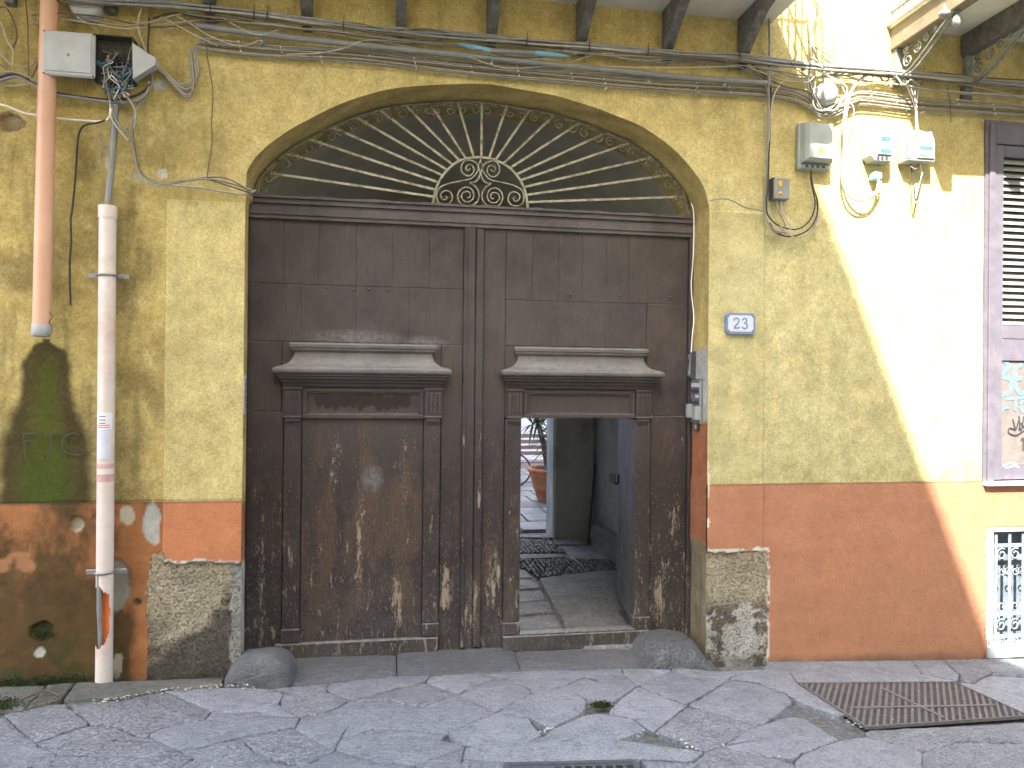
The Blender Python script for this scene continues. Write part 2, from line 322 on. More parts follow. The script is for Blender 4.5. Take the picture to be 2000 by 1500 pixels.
XL, XR = -0.955, 2.352
ARCH = [(475,352),(481,335),(495,310),(518,286),(545,265),(574,246),(605,230),(640,212),(675,197),(718,183),(762,172),(825,165),(890,162),(950,162),(1010,171),(1050,178),(1092,186),(1161,207),(1210,226),(1257,246),(1312,285),(1354,329),(1378,367)]
ap = [Vector((XL, 0, ZZ(475, 375)))]+[Vector((at(*p).x, 0, at(*p).z)) for p in ARCH]+[Vector((XR, 0, ZZ(1385, 402)))]
ap[1].x = XL+.002; ap[-2].x = min(ap[-2].x, XR-.012)
apc = cr(ap, 6); AX = np.array([p.x for p in apc]); AZ = np.array([p.z for p in apc]); AX = np.maximum.accumulate(AX)
SPZ = min(AZ[0], AZ[-1])
def archz(x): return np.interp(x, AX, AZ)
jl = np.linspace(-.3, AZ[0], 90, endpoint=False); jr = np.linspace(AZ[-1], -.3, 90)[1:]
OX = np.concatenate([np.full(90, XL), AX, np.full(len(jr), XR)]); OZ = np.concatenate([jl, AZ, jr])   # opening outline, left foot over the arch to right foot

PLZ_L, PLZ_R = 1.268, 1.336          # top of the orange plinth, left and right
XPL, XPR = -1.450, 2.800             # outer edges of the two arch piers
PTL, PTR = 3.265, 3.38               # where the piers stop standing proud
STL = (-1.535, -1.0, .0, .865); STR = (XR, 2.845, .0, .835)      # pier stones x0,x1,z0,z1
WIN = (4.705, 5.90, 1.335, 4.185); BAS = (4.775, 5.75, -.02, .93)
def ell(x, z, px, py, rx, rz, seed, wob=.35, d=0.0):
    c = at(px, py, d); k = 245.0 if px > 1300 else 280.0
    q = np.sqrt(((x-c.x)/(rx/k))**2+((z-c.z)/(rz/k))**2)+(fb(x, z, 16, seed, 4)-.5)*2*wob
    return sm(q, 1.06, .94)
def plz(x): return np.where(x < .7, PLZ_L, PLZ_R)
def inst_l(x, z): return (x > STL[0]+(fb(x*0+3, z, 6, 3)-.5)*.05) & (x < XL+.001) & (z < STL[3]+(fb(x, z*0+1, 9, 5)-.5)*.05+np.where(x < -1.44, .055, 0))
def inst_r(x, z): 
    cx, cz = STR[1]-.05, STR[3]-.05; rr = np.hypot(np.maximum(x-cx, 0), np.maximum(z-cz, 0))
    return (x > XR-.001) & (rr < .05+(fb(x, z, 9, 8)-.5)*.05) 
BLOB = [(247,1008,13,16,.006,(.52,.47,.36)),(296,1022,15,36,.008,(.40,.41,.38)),(148,1025,12,15,.02,(.34,.31,.22)),(228,1150,22,44,.008,(.25,.235,.19)),(76,1275,9,11,.006,(.46,.46,.40)),
        (82,1234,19,17,.022,(.04,.045,.018)),(197,290,12,28,.008,(.44,.36,.20)),(205,305,6,22,.012,(.50,.42,.26)),(20,236,20,16,.04,(.30,.24,.15)),(312,165,13,11,.006,(.42,.44,.42)),(264,342,10,12,.006,(.45,.40,.27)),(314,338,11,9,.006,(.52,.50,.42)),
        (228,1300,9,24,.008,(.42,.40,.32)),(1383,1022,3,9,.003,(.75,.74,.7)),(268,1178,6,6,.012,(.10,.07,.04)),(1385,935,2,30,.001,(.66,.62,.45)),(1947,300,4,20,.004,(.5,.46,.3)),(1600,430,9,8,.002,(.62,.56,.46)),(390,620,3,2,.002,(.7,.6,.4))]
def surf(x, z):
    """y of the facade face and its paint at (x, z)."""
    P = np.where
    y = np.full(x.shape, D+.020)
    pier = ((x > XPL) & (x <= XL+.4) & (z < PTL)) | ((x < XPR) & (x >= XR-.4) & (z < PTR)); y = P(pier, y-.016, y); y = P((x < XPR) & (x > 1.5) & (z < PTR), D+.012, y)
    pl = z < plz(x); y = P(pl, y-.012, y)
    y = y+(fb(x, z, 1.3, 21, 3)-.5)*.012+(fb(x, z, 11, 31, 4)-.5)*.005
    L = x < .7
    # yellow paint
    m = fb(x, z, 2.2, 41, 6, .62)[..., None]; m2 = fb(x, z, 9, 47, 5, .7)[..., None]
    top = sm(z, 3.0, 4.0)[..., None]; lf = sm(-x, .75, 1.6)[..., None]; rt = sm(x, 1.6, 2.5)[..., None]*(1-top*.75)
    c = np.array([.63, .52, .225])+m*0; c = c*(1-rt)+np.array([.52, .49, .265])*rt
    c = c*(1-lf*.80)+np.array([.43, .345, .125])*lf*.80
    pale = (sm(m2, .46, .66)*sm(m, .40, .62)); c = c*(1-pale*.55)+np.array([.68, .585, .30])*pale*.55
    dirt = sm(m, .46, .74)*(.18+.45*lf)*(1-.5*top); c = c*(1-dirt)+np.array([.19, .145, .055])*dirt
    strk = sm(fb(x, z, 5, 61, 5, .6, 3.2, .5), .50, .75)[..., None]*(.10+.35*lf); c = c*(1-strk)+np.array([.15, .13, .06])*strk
    pierL = ((x > XPL) & (x < .6) & (z < PTL))[..., None]; c = P(pierL, c*.45+np.array([.57, .51, .25])*.55, c)
    lowr = (sm(z, 1.62, 1.36)*sm(x, 1.5, 2))[..., None]*sm(m2, .35, .6); c = c*(1-lowr*.5)+np.array([.34, .31, .13])*lowr*.5
    # drips under the cables
    drp = (sm(fb(x, z*.08, 9, 67, 4), .5, .8)*sm(z, 3.9, 4.3)*.35)[..., None]; c = c*(1-drp)+np.array([.27, .2, .07])*drp
    # the wet moss bloom under the broken downpipe: black rim, green heart
    cx = at(83, 900).x; zt = ZZ(83, 668); tt = np.clip((zt-z)/(zt-PLZ_L), 0, 1.0); hw = .315*tt**.50+.02*np.sin(z*9)+(fb(x, z, 7, 71)-.5)*.09
    q = np.abs(x-cx-.01)/np.maximum(hw, 1e-3); ins = (z < zt+.02)
    rim = (sm(q, 1.22, .80)*ins)[..., None]; c = c*(1-rim*.95)+np.array([.052, .040, .012])*rim*.86
    heart = (sm(q+(fb(x, z, 5, 77)-.5)*.35+.12, .80, .30)*ins*sm(tt, .02, .2))[..., None]; c = c*(1-heart*.88)+(np.array([.085, .085, .008])+np.array([-.035, -.005, .0])*tt[..., None])*heart*.88
    # orange plinth paint
    o = np.array([.415, .20, .115])+m*0; o = P(L[..., None], np.array([.50, .205, .095])+m*0, o)
    o = o*(.90+.2*m2)
    om = (x < XPL)[..., None]; g = sm(fb(x, z, 3.0, 83, 7, .66, 1.3, .7)+.36*(1-z/1.2)*sm(-x, 1.52, 1.75)+.16*np.exp(-((x+2.08)/.25)**2), .45, .74)[..., None]*om
    o2 = P(om, np.array([.34, .145, .055])+m*0, o); o = P(om, o2*(.75+.5*m2), o)
    o = o*(1-g*.86)+np.array([.056, .042, .014])*(.5+m2)*g*.86
    gg = (sm(fb(x, z, 6, 91, 5), .50, .62)*sm(z, .62, .25)*(x < -1.75))[..., None]; o = o*(1-gg*.65)+np.array([.035, .055, .010])*gg*.65
    hi = sm(fb(x, z, 3.5, 95, 4), .62, .70)[..., None]*om*sm(z, .5, .9)[..., None]; o = o*(1-hi*.6)+np.array([.50, .24, .12])*hi*.6
    wv = (sm(fb(x, z, 8, 97, 4), .60, .75)*(x > 2.4))[..., None]; o = o*(1-wv*.25)+np.array([.36, .15, .08])*wv*.25
    c = P(pl[..., None], o, c)
    edge = (np.abs(z-plz(x)) < .008)[..., None]; c = P(edge, c*.55, c)  # shadow line at the plinth top, painted into the colour
    # bare patches
    for k, (px, py, rx, rz, dep, bc) in enumerate(BLOB):
        e = ell(x, z, px, py, rx, rz, 200+k*7); y = y+e*dep; ee = e[..., None]; c = c*(1-ee)+np.array(bc)*(.8+.4*m2)*ee
    # pier stones: coarse tuff, set back behind the paint
    s1 = inst_l(x, z); s2 = inst_r(x, z); st = s1 | s2
    sn = fb(x, z, 11, 101, 6, .7)[..., None]; sc = np.array([.48, .43, .315])*(.65+.7*sn)
    gr = P(s1, sm(fb(x, z, 3.2, 107, 5)+.5*sm(z, .75, .05)+.25*sm(x, -1.35, -1.0)-.18, .50, .72), sm(z, .52, .36)*.9)[..., None]
    sc = sc*(1-gr*.86)+np.array([.075, .070, .062])*gr*.86
    wl = (s2 & (z < .44))*sm(fb(x, z, 9, 113, 5, .62, 1, 1.4)+.10*sm(x, 2.4, 2.55)-.16*sm(z, .34, .46), .49, .55); wl = wl[..., None]; sc = sc*(1-wl)+np.array([.56, .56, .53])*wl
    side = (s1 & (x > XL-.07+(fb(x*0, z, 7, 5)-.5)*.04))[..., None]; sc = P(side, np.array([.42, .42, .38])*(.6+.6*m2), sc)
    c = P(st[..., None], sc, c); y = P(st, D+.016-(fb(x, z, 5, 121, 3)-.5)*.02+(fb(x, z, 26, 127, 4)-.5)*.014-.004*gr[..., 0], y)
    # white lime line where the paint stops over the stone
    for s_, zz_, a, b in ((s1, STL[3], XPL, XL), (s2, STR[3], XR, STR[1])):
        rimm = (x > a) & (x < b) & (np.abs(z-zz_-.004-(fb(x, z*0+1, 9, 5)-.5)*.05) < .002+.020*fb(x, z, 14, 131)); c = P(rimm[..., None], np.array([.60, .58, .50])+m*0, c)
    rimr = (np.abs(x-STR[1]-.004+(fb(x*0, z, 9, 135)-.5)*.03) < .008) & (z < STR[3]) & (fb(x, z, 8, 133) > .46); c = P(rimr[..., None], np.array([.58, .56, .5])+m*0, c)
    # lower right corner of the wall is eaten away round the cellar window
    be = (x > BAS[0]-.05-(fb(x, z, 9, 141)-.4)*.07) & (z < BAS[3]+.03) & (x < BAS[1]); c = P(be[..., None], np.array([.64, .64, .60])*(.8+.3*m2), c); y = P(be, y+.012, y)
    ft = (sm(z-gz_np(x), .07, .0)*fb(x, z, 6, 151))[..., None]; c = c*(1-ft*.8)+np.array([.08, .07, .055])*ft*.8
    y = np.minimum(y, D+.055)
    return y, np.clip(c, .01, .85)
def gz_np(x): return GA+GB*np.clip(x, -4, 9)
def vcol(me, c):
    a = me.color_attributes.new('paint', 'FLOAT_COLOR', 'POINT'); rgba = np.ones((len(c), 4), np.float32); rgba[:, :3] = c; a.data.foreach_set('color', rgba.ravel())
def npmesh(name, V, Q, c, mat, parent):
    used = np.zeros(len(V), bool); used[Q.ravel()] = True; remap = np.cumsum(used)-1; V2 = V[used]; Q2 = remap[Q]; cc = c[used]
    o_ = ORG[parent.name]; me = bpy.data.meshes.new(name); me.vertices.add(len(V2)); me.vertices.foreach_set('co', (V2-np.array(o_)).astype(np.float32).ravel())
    me.loops.add(Q2.size); me.loops.foreach_set('vertex_index', Q2.ravel().astype(np.int32)); me.polygons.add(len(Q2))
    me.polygons.foreach_set('loop_start', np.arange(0, Q2.size, 4, dtype=np.int32)); me.polygons.foreach_set('use_smooth', np.ones(len(Q2), bool)); me.update(calc_edges=True); vcol(me, cc)
    return place(me, name, mat, parent, o_.copy())

fac = empty('palazzo_facade', (.7, D, 0), 'yellow plastered palazzo front with orange plinth, wide arched gateway and two balconies', 'building')
xs = np.concatenate([np.arange(-7, -2.7, .15), np.arange(-2.7, 5.3, .0115), np.arange(5.3, 9.5, .15)]); zs = np.concatenate([np.arange(-.3, 4.9, .0115), np.arange(4.9, 14.2, .4)])
for v_ in (XPL, XPR): xs = np.append(xs, [v_-.0015, v_+.0015])
xs = np.append(xs, [XL, XR, WIN[0], WIN[1], BAS[0], BAS[1]])
for v_ in (PLZ_L, PLZ_R, PTL, PTR): zs = np.append(zs, [v_-.0015, v_+.0015])
zs = np.append(zs, [WIN[2], WIN[3], BAS[2], BAS[3]])
def clean(a, keep):
    a = np.unique(np.round(a, 5)); out = [a[0]]
    for q in a[1:]:
        if q-out[-1] < .0025 and not (q in keep): continue
        if q-out[-1] < .0025 and q in keep and not (out[-1] in keep): out[-1] = q; continue
        out.append(q)
    return np.array(out)
kx = set(np.round([XPL-.0015, XPL+.0015, XPR-.0015, XPR+.0015, XL, XR, WIN[0], WIN[1], BAS[0], BAS[1]], 5)); kz = set(np.round([v+s for v in (PLZ_L, PLZ_R, PTL, PTR) for s in (-.0015, .0015)]+[WIN[2], WIN[3], BAS[2], BAS[3]], 5))
xs = clean(xs, kx); zs = clean(zs, kz)
GX, GZ = np.meshgrid(xs, zs, indexing='ij'); nx, nz = GX.shape
y, c = surf(GX, GZ)
cxm = (GX[:-1, :-1]+GX[1:, 1:])/2; czm = (GZ[:-1, :-1]+GZ[1:, 1:])/2
open_ = ((cxm > XL) & (cxm < XR) & (czm < archz(cxm))) | ((cxm > WIN[0]) & (cxm < WIN[1]) & (czm > WIN[2]) & (czm < WIN[3])) | ((cxm > BAS[0]) & (cxm < BAS[1]) & (czm < BAS[3]) & (czm > BAS[2]))
# pull the cut edge onto the arch curve
ko = np.zeros((nx, nz), bool); kk = np.zeros((nx, nz), bool)
for a, b in ((0, 0), (0, 1), (1, 0), (1, 1)):
    ko[a:nx-1+a, b:nz-1+b] |= open_; kk[a:nx-1+a, b:nz-1+b] |= ~open_
bd = ko & kk & (GX >= XL-1e-6) & (GX <= XR+1e-6) & (GZ > SPZ-.03); bi = np.argwhere(bd)
dx = np.interp(np.linspace(0, 1, 6000), np.linspace(0, 1, len(OX)), OX); dz = np.interp(np.linspace(0, 1, 6000), np.linspace(0, 1, len(OX)), OZ)
for i, j in bi:
    k = np.argmin((dx-GX[i, j])**2+(dz-GZ[i, j])**2); GX[i, j] = dx[k]; GZ[i, j] = dz[k]
V = np.stack([GX, y, GZ], -1).reshape(-1, 3); C = c.reshape(-1, 3); I = np.arange(nx*nz).reshape(nx, nz)
Q = np.stack([I[:-1, :-1], I[1:, :-1], I[1:, 1:], I[:-1, 1:]], -1)
st1 = inst_l(cxm, czm); st2 = inst_r(cxm, czm); plm = (czm < plz(cxm)) & ~st1 & ~st2
for nm, msk, mt, lb in (('plaster_wall', ~plm & ~st1 & ~st2, 'plaster', None), ('plinth', plm, 'plinth', None), ('pier_stone', st1, 'tuff', 'pitted tuff block left of the gate, blackened below'), ('pier_stone', st2, 'tuff', 'pitted tuff block right of the gate with white paint splashes')):
    o = npmesh(nm, V, Q[msk & ~open_], C, M[mt], fac)
    if lb: o['label'] = lb

# jambs and soffit of the arch
def reveal(name, sel, depth, parent):
    ox, oz = OX[sel], OZ[sel]; n = len(ox); K = 20
    yy, cc = surf(ox-.0*ox, oz); T = np.linspace(0, 1, K); Y = yy[:, None]*(1-T)+(D+depth)*T
    cxm_ = (XL+XR)/2; X = ox[:, None]+0*T; Z = oz[:, None]+0*T
    right = (ox > cxm_)[:, None]; jamb = (oz < SPZ)[:, None]
    rough_ = (fb(X+Y*3, Z, 12, 301, 4)-.5)*.006; X = X+np.where(right, -1, 1)*np.where(T > .02, 1, 0)*rough_*0.7
    m = fb(X*1+Y*2, Z, 5, 311, 5)[..., None]
    col = np.array([.50, .385, .155])*(.7+.6*m); rj = right & jamb & (T[None] >= 0)
    oy = np.array([.33, .13, .065])*(.8+.4*m)
    gry = np.array([.42, .43, .42])*(.85+.3*m); zt = ZZ(1362, 826, .15); zg = ZZ(1365, 682, .12)
    col = np.where((rj & (Z < zg+.05*fb(X, Y, 9, 1)) & (T[None] < .97))[..., None], gry, col)
    col = np.where((rj & (Z < zt))[..., None], oy, col)
    stn = np.array([.24, .20, .13])*(.5+.8*m); col = np.where((rj & (Z < STR[3]+.04+.03*m[..., 0]))[..., None], stn, col)
    X = np.where(rj & (Z < STR[3]+.02), X+(fb(Y*3, Z, 9, 321, 5)-.5)*.03, X)
    stp = (rj & (Z < PLZ_R-.01) & (Z > STR[3])); X = np.where(stp, X-.010, X)
    reb = (~right) & jamb & (Z < 3.30) & (T[None] > .24); X = np.where(reb, -1.03, X)
    lj = (~right) & jamb; col = np.where((lj & (Z < PLZ_L) & (Z > STL[3]-.03))[..., None], oy*1.3, col); col = np.where((lj & (Z <= STL[3]-.03))[..., None], np.array([.46, .45, .40])*(.6+.7*m), col)
    V_ = np.stack([X, Y, Z], -1).reshape(-1, 3); I_ = np.arange(n*K).reshape(n, K); Q_ = np.stack([I_[:-1, :-1], I_[1:, :-1], I_[1:, 1:], I_[:-1, 1:]], -1).reshape(-1, 4)
    return npmesh(name, V_, Q_, np.clip(col, .01, .8).reshape(-1, 3), M['plaster'], parent)
NJ = 90; NA = len(AX)
reveal('left_jamb', slice(0, NJ+1), .62, fac); reveal('arch_soffit', slice(NJ, NJ+NA), .62, fac); reveal('right_jamb', slice(NJ+NA-1, len(OX)), .62, fac)
# window reveals
def boxreveal(w_, dep, mat, nm):
    b = MB(); x0, x1, z0, z1 = w_; t = .03
    b.box(x0-t, x0, D+.004, D+dep, z0, z1); b.box(x1, x1+t, D+.004, D+dep, z0, z1); b.box(x0-t, x1+t, D+.005, D+dep, z1, z1+t); b.box(x0-t, x1+t, D+.005, D+dep, z0-t, z0)
    return b.build(nm, mat, fac)

# ------------------------------------------------------------------ the street
pav = MB(); pav.add([(-9, -1.5, gz(-9)-.035), (12, -1.5, gz(12)-.035), (12, 5.28, gz(12)-.035), (-9, 5.28, gz(-9)-.035)], [(0, 1, 2, 3)])
pav.v = [Vector((x, y_, gz(x)-.035)) for y_ in (-1.5, 5.28) for x in (-9, -4, 9, 12)]; pav.f = [(0, 1, 5, 4), (1, 2, 6, 5), (2, 3, 7, 6)]; pav.sm = [False]*3
street = pav.build('street', M['bed'], None, None, None, None, 'structure', c=Vector((0, 0, 0)))
g_ = MB(); g_.add([(-60, -60, -.55), (60, -60, -.55), (60, 60, -.55), (-60, 60, -.55)], [(0, 1, 2, 3)]); g_.build('ground', M['bed'], None, None, None, None, 'structure')
def stone(poly, mat, parent, name='paving_stone', top=0.0, inset=.006, thick=.05, rough=.006, sub=.045, seed=0, zf=gz, label=None, crown=.004, bev=.008):
    """one flagstone: worn outline, rounded arris, slightly domed and tilted top."""
    rn = random.Random(seed); P_ = [Vector((p[0], p[1])) for p in poly]; A = sum(P_[i].x*P_[(i+1) % len(P_)].y-P_[(i+1) % len(P_)].x*P_[i].y for i in range(len(P_)))
    if A < 0: P_.reverse()
    cen = sum(P_, Vector((0, 0)))/len(P_); out = []
    for i in range(len(P_)):
        a, b = P_[i], P_[(i+1) % len(P_)]; L = (b-a).length; n = max(1, int(L/sub)); nn = Vector((b.y-a.y, a.x-b.x)).normalized() if L > 1e-6 else Vector((0, 0))
        for k in range(n):
            t = k/n; j = rn.uniform(-1, 1)*rough; q = a.lerp(b, t)-nn*(inset+j)
            if k == 0: q = q.lerp(cen, min(.5, (inset+.003)/max(.02, (q-cen).length)))
            out.append(q)
    n = len(out); tx, ty = rn.uniform(-.010, .010), rn.uniform(-.010, .010); dz_ = top+rn.uniform(-.003, .003); vs = []
    def ring(f_, ins, zo):
        for q in out:
            d = (cen-q); l = d.length; q2 = q+d*(min(ins/l, .8) if f_ is None else f_); vs.append((q2.x, q2.y, zf(q2.x)+dz_+tx*(q2.x-cen.x)+ty*(q2.y-cen.y)+zo))
    ring(None, 0, -thick); ring(None, 0, -bev); ring(None, bev*.4, -bev*.3); ring(None, bev*1.4, 0); ring(.35, 0, crown*.7+rn.uniform(0, .002)); ring(.7, 0, crown)
    vs.append((cen.x, cen.y, zf(cen.x)+dz_+crown)); fs = [(r_*n+i, r_*n+(i+1) % n, (r_+1)*n+(i+1) % n, (r_+1)*n+i) for r_ in range(5) for i in range(n)]+[(5*n+i, 5*n+(i+1) % n, 6*n) for i in range(n)]
    b = MB(); b.add(vs, fs, True); return b.build(name, mat, parent, label)
PX = [[(-80,1420),(6,1396),(50,1436),(70,1449),(0,1454),(-80,1470)],[(6,1396),(60,1380),(128,1375),(138,1385),(174,1415),(128,1430),(90,1444),(70,1449),(50,1436)],
 [(128,1375),(230,1370),(320,1352),(385,1378),(415,1390),(400,1406),(360,1410),(304,1428),(288,1438),(266,1437),(222,1418),(174,1415),(138,1385)],
 [(320,1352),(410,1345),(470,1344),(525,1346),(555,1355),(545,1375),(573,1395),(588,1402),(520,1400),(500,1390),(460,1392),(415,1390),(385,1378)],
 [(174,1415),(222,1418),(266,1437),(288,1438),(310,1448),(262,1452),(226,1466),(156,1483),(118,1477),(80,1456),(70,1449),(90,1444),(128,1430)],
 [(-80,1470),(0,1454),(70,1449),(80,1456),(118,1477),(60,1495),(0,1520),(-80,1550)],[(118,1477),(156,1483),(226,1466),(262,1452),(310,1448),(345,1465),(380,1480),(300,1530),(150,1560),(60,1495)],
 [(288,1438),(304,1428),(360,1410),(400,1406),(415,1390),(460,1392),(500,1390),(520,1400),(588,1402),(575,1422),(470,1440),(400,1458),(345,1465),(310,1448)],
 [(345,1465),(400,1458),(470,1440),(500,1470),(590,1500),(500,1540),(300,1530),(380,1480)],[(470,1440),(575,1422),(600,1440),(620,1450),(655,1465),(590,1500),(500,1470)],
 [(525,1346),(640,1335),(640,1352),(684,1369),(642,1390),(588,1402),(573,1395),(545,1375),(555,1355)],[(640,1335),(770,1322),(840,1321),(830,1332),(778,1345),(684,1369),(640,1352)],
 [(575,1422),(588,1402),(642,1390),(684,1369),(742,1368),(790,1375),(825,1382),(780,1404),(728,1424),(662,1446),(655,1465),(620,1450),(600,1440)],
 [(684,1369),(778,1345),(830,1332),(894,1357),(825,1382),(790,1375),(742,1368)],[(830,1332),(840,1321),(925,1316),(988,1325),(950,1331),(894,1357)],
 [(894,1357),(970,1390),(873,1432),(800,1425),(728,1424),(780,1404),(825,1382)],[(662,1446),(728,1424),(800,1425),(873,1432),(865,1445),(910,1455),(813,1495),(740,1490),(655,1465)],
 [(894,1357),(950,1331),(988,1325),(1035,1345),(1040,1354),(970,1390)],[(925,1316),(1010,1312),(1100,1309),(1165,1313),(1090,1345),(1040,1354),(1035,1345),(988,1325)],
 [(1100,1309),(1215,1305),(1215,1313),(1246,1340),(1190,1376),(1150,1366),(1125,1355),(1090,1345),(1165,1313)],[(1040,1354),(1090,1345),(1125,1355),(1143,1367),(1143,1390),(1078,1421),(1030,1402),(970,1390)],
 [(873,1432),(970,1390),(1030,1402),(1058,1436),(1020,1455),(960,1465),(910,1455)],[(1215,1305),(1312,1304),(1312,1310),(1246,1340),(1215,1313)],[(1246,1340),(1312,1310),(1360,1325),(1425,1328),(1340,1378)],
 [(1193,1379),(1246,1340),(1340,1378),(1275,1430),(1240,1405),(1188,1390)],[(1312,1304),(1400,1312),(1490,1308),(1430,1322),(1425,1328),(1360,1325),(1312,1310)],
 [(1345,1378),(1425,1328),(1470,1332),(1530,1352),(1550,1370),(1495,1412),(1475,1416),(1365,1384)],[(1425,1328),(1430,1322),(1490,1308),(1540,1310),(1556,1334),(1650,1395),(1625,1395),(1555,1368),(1530,1352),(1470,1332)],
 [(1280,1430),(1340,1382),(1365,1384),(1475,1416),(1405,1458),(1375,1466)],[(1405,1458),(1475,1416),(1495,1412),(1540,1398),(1570,1402),(1640,1445),(1568,1470),(1550,1482),(1500,1478)],
 [(960,1465),(1020,1455),(1062,1437),(1082,1423),(1145,1397),(1180,1394),(1240,1408),(1262,1428),(1210,1446),(1375,1472),(1350,1490),(1250,1484),(985,1489),(900,1480),(910,1455)],
 [(813,1495),(910,1455),(900,1480),(985,1489),(975,1545),(800,1550)],[(1350,1490),(1375,1472),(1405,1458),(1500,1478),(1550,1490),(1560,1540),(1300,1560),(1262,1500),(1250,1484)],
 [(1568,1472),(1640,1445),(1690,1440),(1740,1452),(1800,1470),(1800,1520),(1650,1540),(1560,1540),(1550,1490)],[(1692,1426),(2050,1413),(2075,1455),(1870,1450),(1800,1470),(1740,1452),(1690,1440)],[(1800,1470),(1870,1450),(2075,1455),(2080,1560),(1800,1540)],
 [(1500,1291),(1780,1290),(1800,1316),(1866,1330),(1558,1332),(1540,1310),(1490,1308)],[(1780,1290),(1840,1289),(1875,1318),(1870,1330),(1800,1316)],[(1840,1289),(2110,1284),(2110,1330),(1905,1316),(1905,1333),(1875,1330),(1875,1318)],[(1870,1333),(1905,1335),(1905,1318),(2110,1332),(2080,1412),(2012,1398)],
 [(740,1490),(813,1495),(800,1550),(600,1550),(590,1500),(655,1465)],[(975,1545),(985,1492),(1260,1487),(1300,1560),(1250,1620),(1000,1625)]]
for k, pl_ in enumerate(PX[:-1]):
    stone([ongr(*p) for p in pl_], M['pave'], street, seed=k, inset=.0015+.0012*(k % 3), top=.001*(k % 4), rough=.0045+.0015*(k % 3), bev=.0055, sub=.03)
# the lattice of the same stones goes on beyond the frame
fr = [ongr(-78, 1545), ongr(2078, 1545)]; k = 100
def inview(x, y_): 
    v = Vector((x, y_, gz(x)))-Vector((0, 0, HC)); q = v.dot(_f)
    if q <= .1: return False
    px, py = 1000+F*v.dot(_r)/q, 750-F*v.dot(_u)/q
    return -70 < px < 2075 and py < 1548
for i in range(-26, 30):
    for j in range(-26, 30):
        cx_, cy_ = .31*(i+j)+1, .24*(i-j)+2; k += 1
        if not (-4.5 < cx_ < 7.5 and .6 < cy_ < 5.0): continue
        q = [(cx_-.31, cy_), (cx_, cy_-.24), (cx_+.31, cy_), (cx_, cy_+.24)]
        if any(inview(*p) for p in q+[(cx_, cy_)]): continue
        if .55 < cx_ < 1.45 and 3.2 < cy_ < 4.0: continue
        if k % 1 == 0: stone(q, M['pave'], street, seed=k, inset=.008, sub=.12)
# cement strip and flags at the foot of the wall on the left
for k, (pl_, m_) in enumerate([([(-60,1345),(90,1342),(45,1392),(6,1394),(-60,1410)], 'cement'),([(92,1342),(146,1338),(118,1372),(48,1390)], 'cement'),([(148,1338),(250,1334),(330,1330),(440,1326),(430,1344),(320,1350),(230,1367),(122,1373)], 'cement')]):
    o = stone([ongr(*p) for p in pl_], M[m_], street, 'cement_patch', seed=300+k, top=(.012, .02, .016)[k], inset=.002, rough=.006)
# threshold slabs: sloping stone sill under the doors
def gz2(x): return gz(x)
ZS = lambda px, py: ongr(px, py)
def ramp_slab(pxs, y0, z0f, y1, z1, seed, nm='threshold_slab'):
    x0, x1 = pxs; rn = random.Random(seed); b = MB(); nX = max(4, int((x1-x0)/.05)); nY = 9; vs = []
    for j in range(nY+1):
        for i in range(nX+1):
            x = x0+(x1-x0)*i/nX; t = j/nY; yy_ = y0+(y1-y0)*t; e = min(i, nX-i)/nX; z_ = (z0f(x))*(1-t)+z1*t; z_ += .018*math.sin(min(1, t*3)*math.pi/2)-.0
            if i in (0, nX): z_ -= .010
            if j == 0: z_ -= .022; yy_ += rn.uniform(-.006, .006)
            z_ += (float(fb(np.array([x]), np.array([yy_]), 5, 401, 4)[0])-.5)*.016; vs.append((x+(.004 if i == 0 else (-.004 if i == nX else 0)), yy_, z_))
    fs = [(j*(nX+1)+i, j*(nX+1)+i+1, (j+1)*(nX+1)+i+1, (j+1)*(nX+1)+i) for j in range(nY) for i in range(nX)]; n0 = len(vs)
    for j in (0,): 
        for i in range(nX+1): x, yy_, z_ = vs[i]; vs.append((x, yy_-.004, z_-.09))
    fs += [(n0+i, n0+i+1, i+1, i) for i in range(nX)]; b.add(vs, fs, True); return b.build(nm, M['thresh'], street)
for k, (a, b_, y0, z1) in enumerate([(XX(480,1300), XX(775,1300), 5.09, .065), (XX(775,1300), XX(1015,1300), 5.10, .085), (XX(1015,1300), XX(1260,1300), 5.13, .05), (XX(1260,1300), 2.40, 5.13, .07)]):
    ramp_slab((a, b_), y0, lambda x: gz(x)+.004, 5.80, z1, 500+k)

# ------------------------------------------------------------------ wheel guard stones at both jambs
def guard(name, cx, cy, rx, ry, h, seed, label, flat=.5, skew=0):
    b = MB(); n, K = 28, 9; vs = []
    for k in range(K):
        t = k/(K-1); rr = (1-.34*t**2.6) if k < K-1 else .45; z_ = h*(1-(1-t)**1.25)*(1 if k < K-1 else 1.02)
        for i in range(n):
            a = 2*math.pi*i/n; ca, sa = math.cos(a), math.sin(a); sq = 1/max(abs(ca)**4+abs(sa)**4, .1)**(1/4)
            wob = 1+(float(vn(np.array([ca*1.3+seed]), np.array([sa*1.3+t*1.5+seed]), 2.2, seed)[0])-.5)*.22
            x = cx+rx*rr*ca*sq*wob+skew*t*h; y_ = cy+ry*rr*sa*sq*wob; vs.append((x, y_, gz(x)-.03+z_*(.9+.1*wob)+(float(vn(np.array([x]), np.array([y_]), 14, seed)[0])-.5)*.016))
    vs.append((cx+skew*h, cy, gz(cx)-.03+h*1.06)); fs = [(k*n+i, k*n+(i+1) % n, (k+1)*n+(i+1) % n, (k+1)*n+i) for k in range(K-1) for i in range(n)]+[((K-1)*n+i, (K-1)*n+(i+1) % n, K*n) for i in range(n)]
    b.add(vs, fs, True); return b.build(name, M['thresh'], None, label, 'guard stone', 'worn guard stones at the gate jambs')
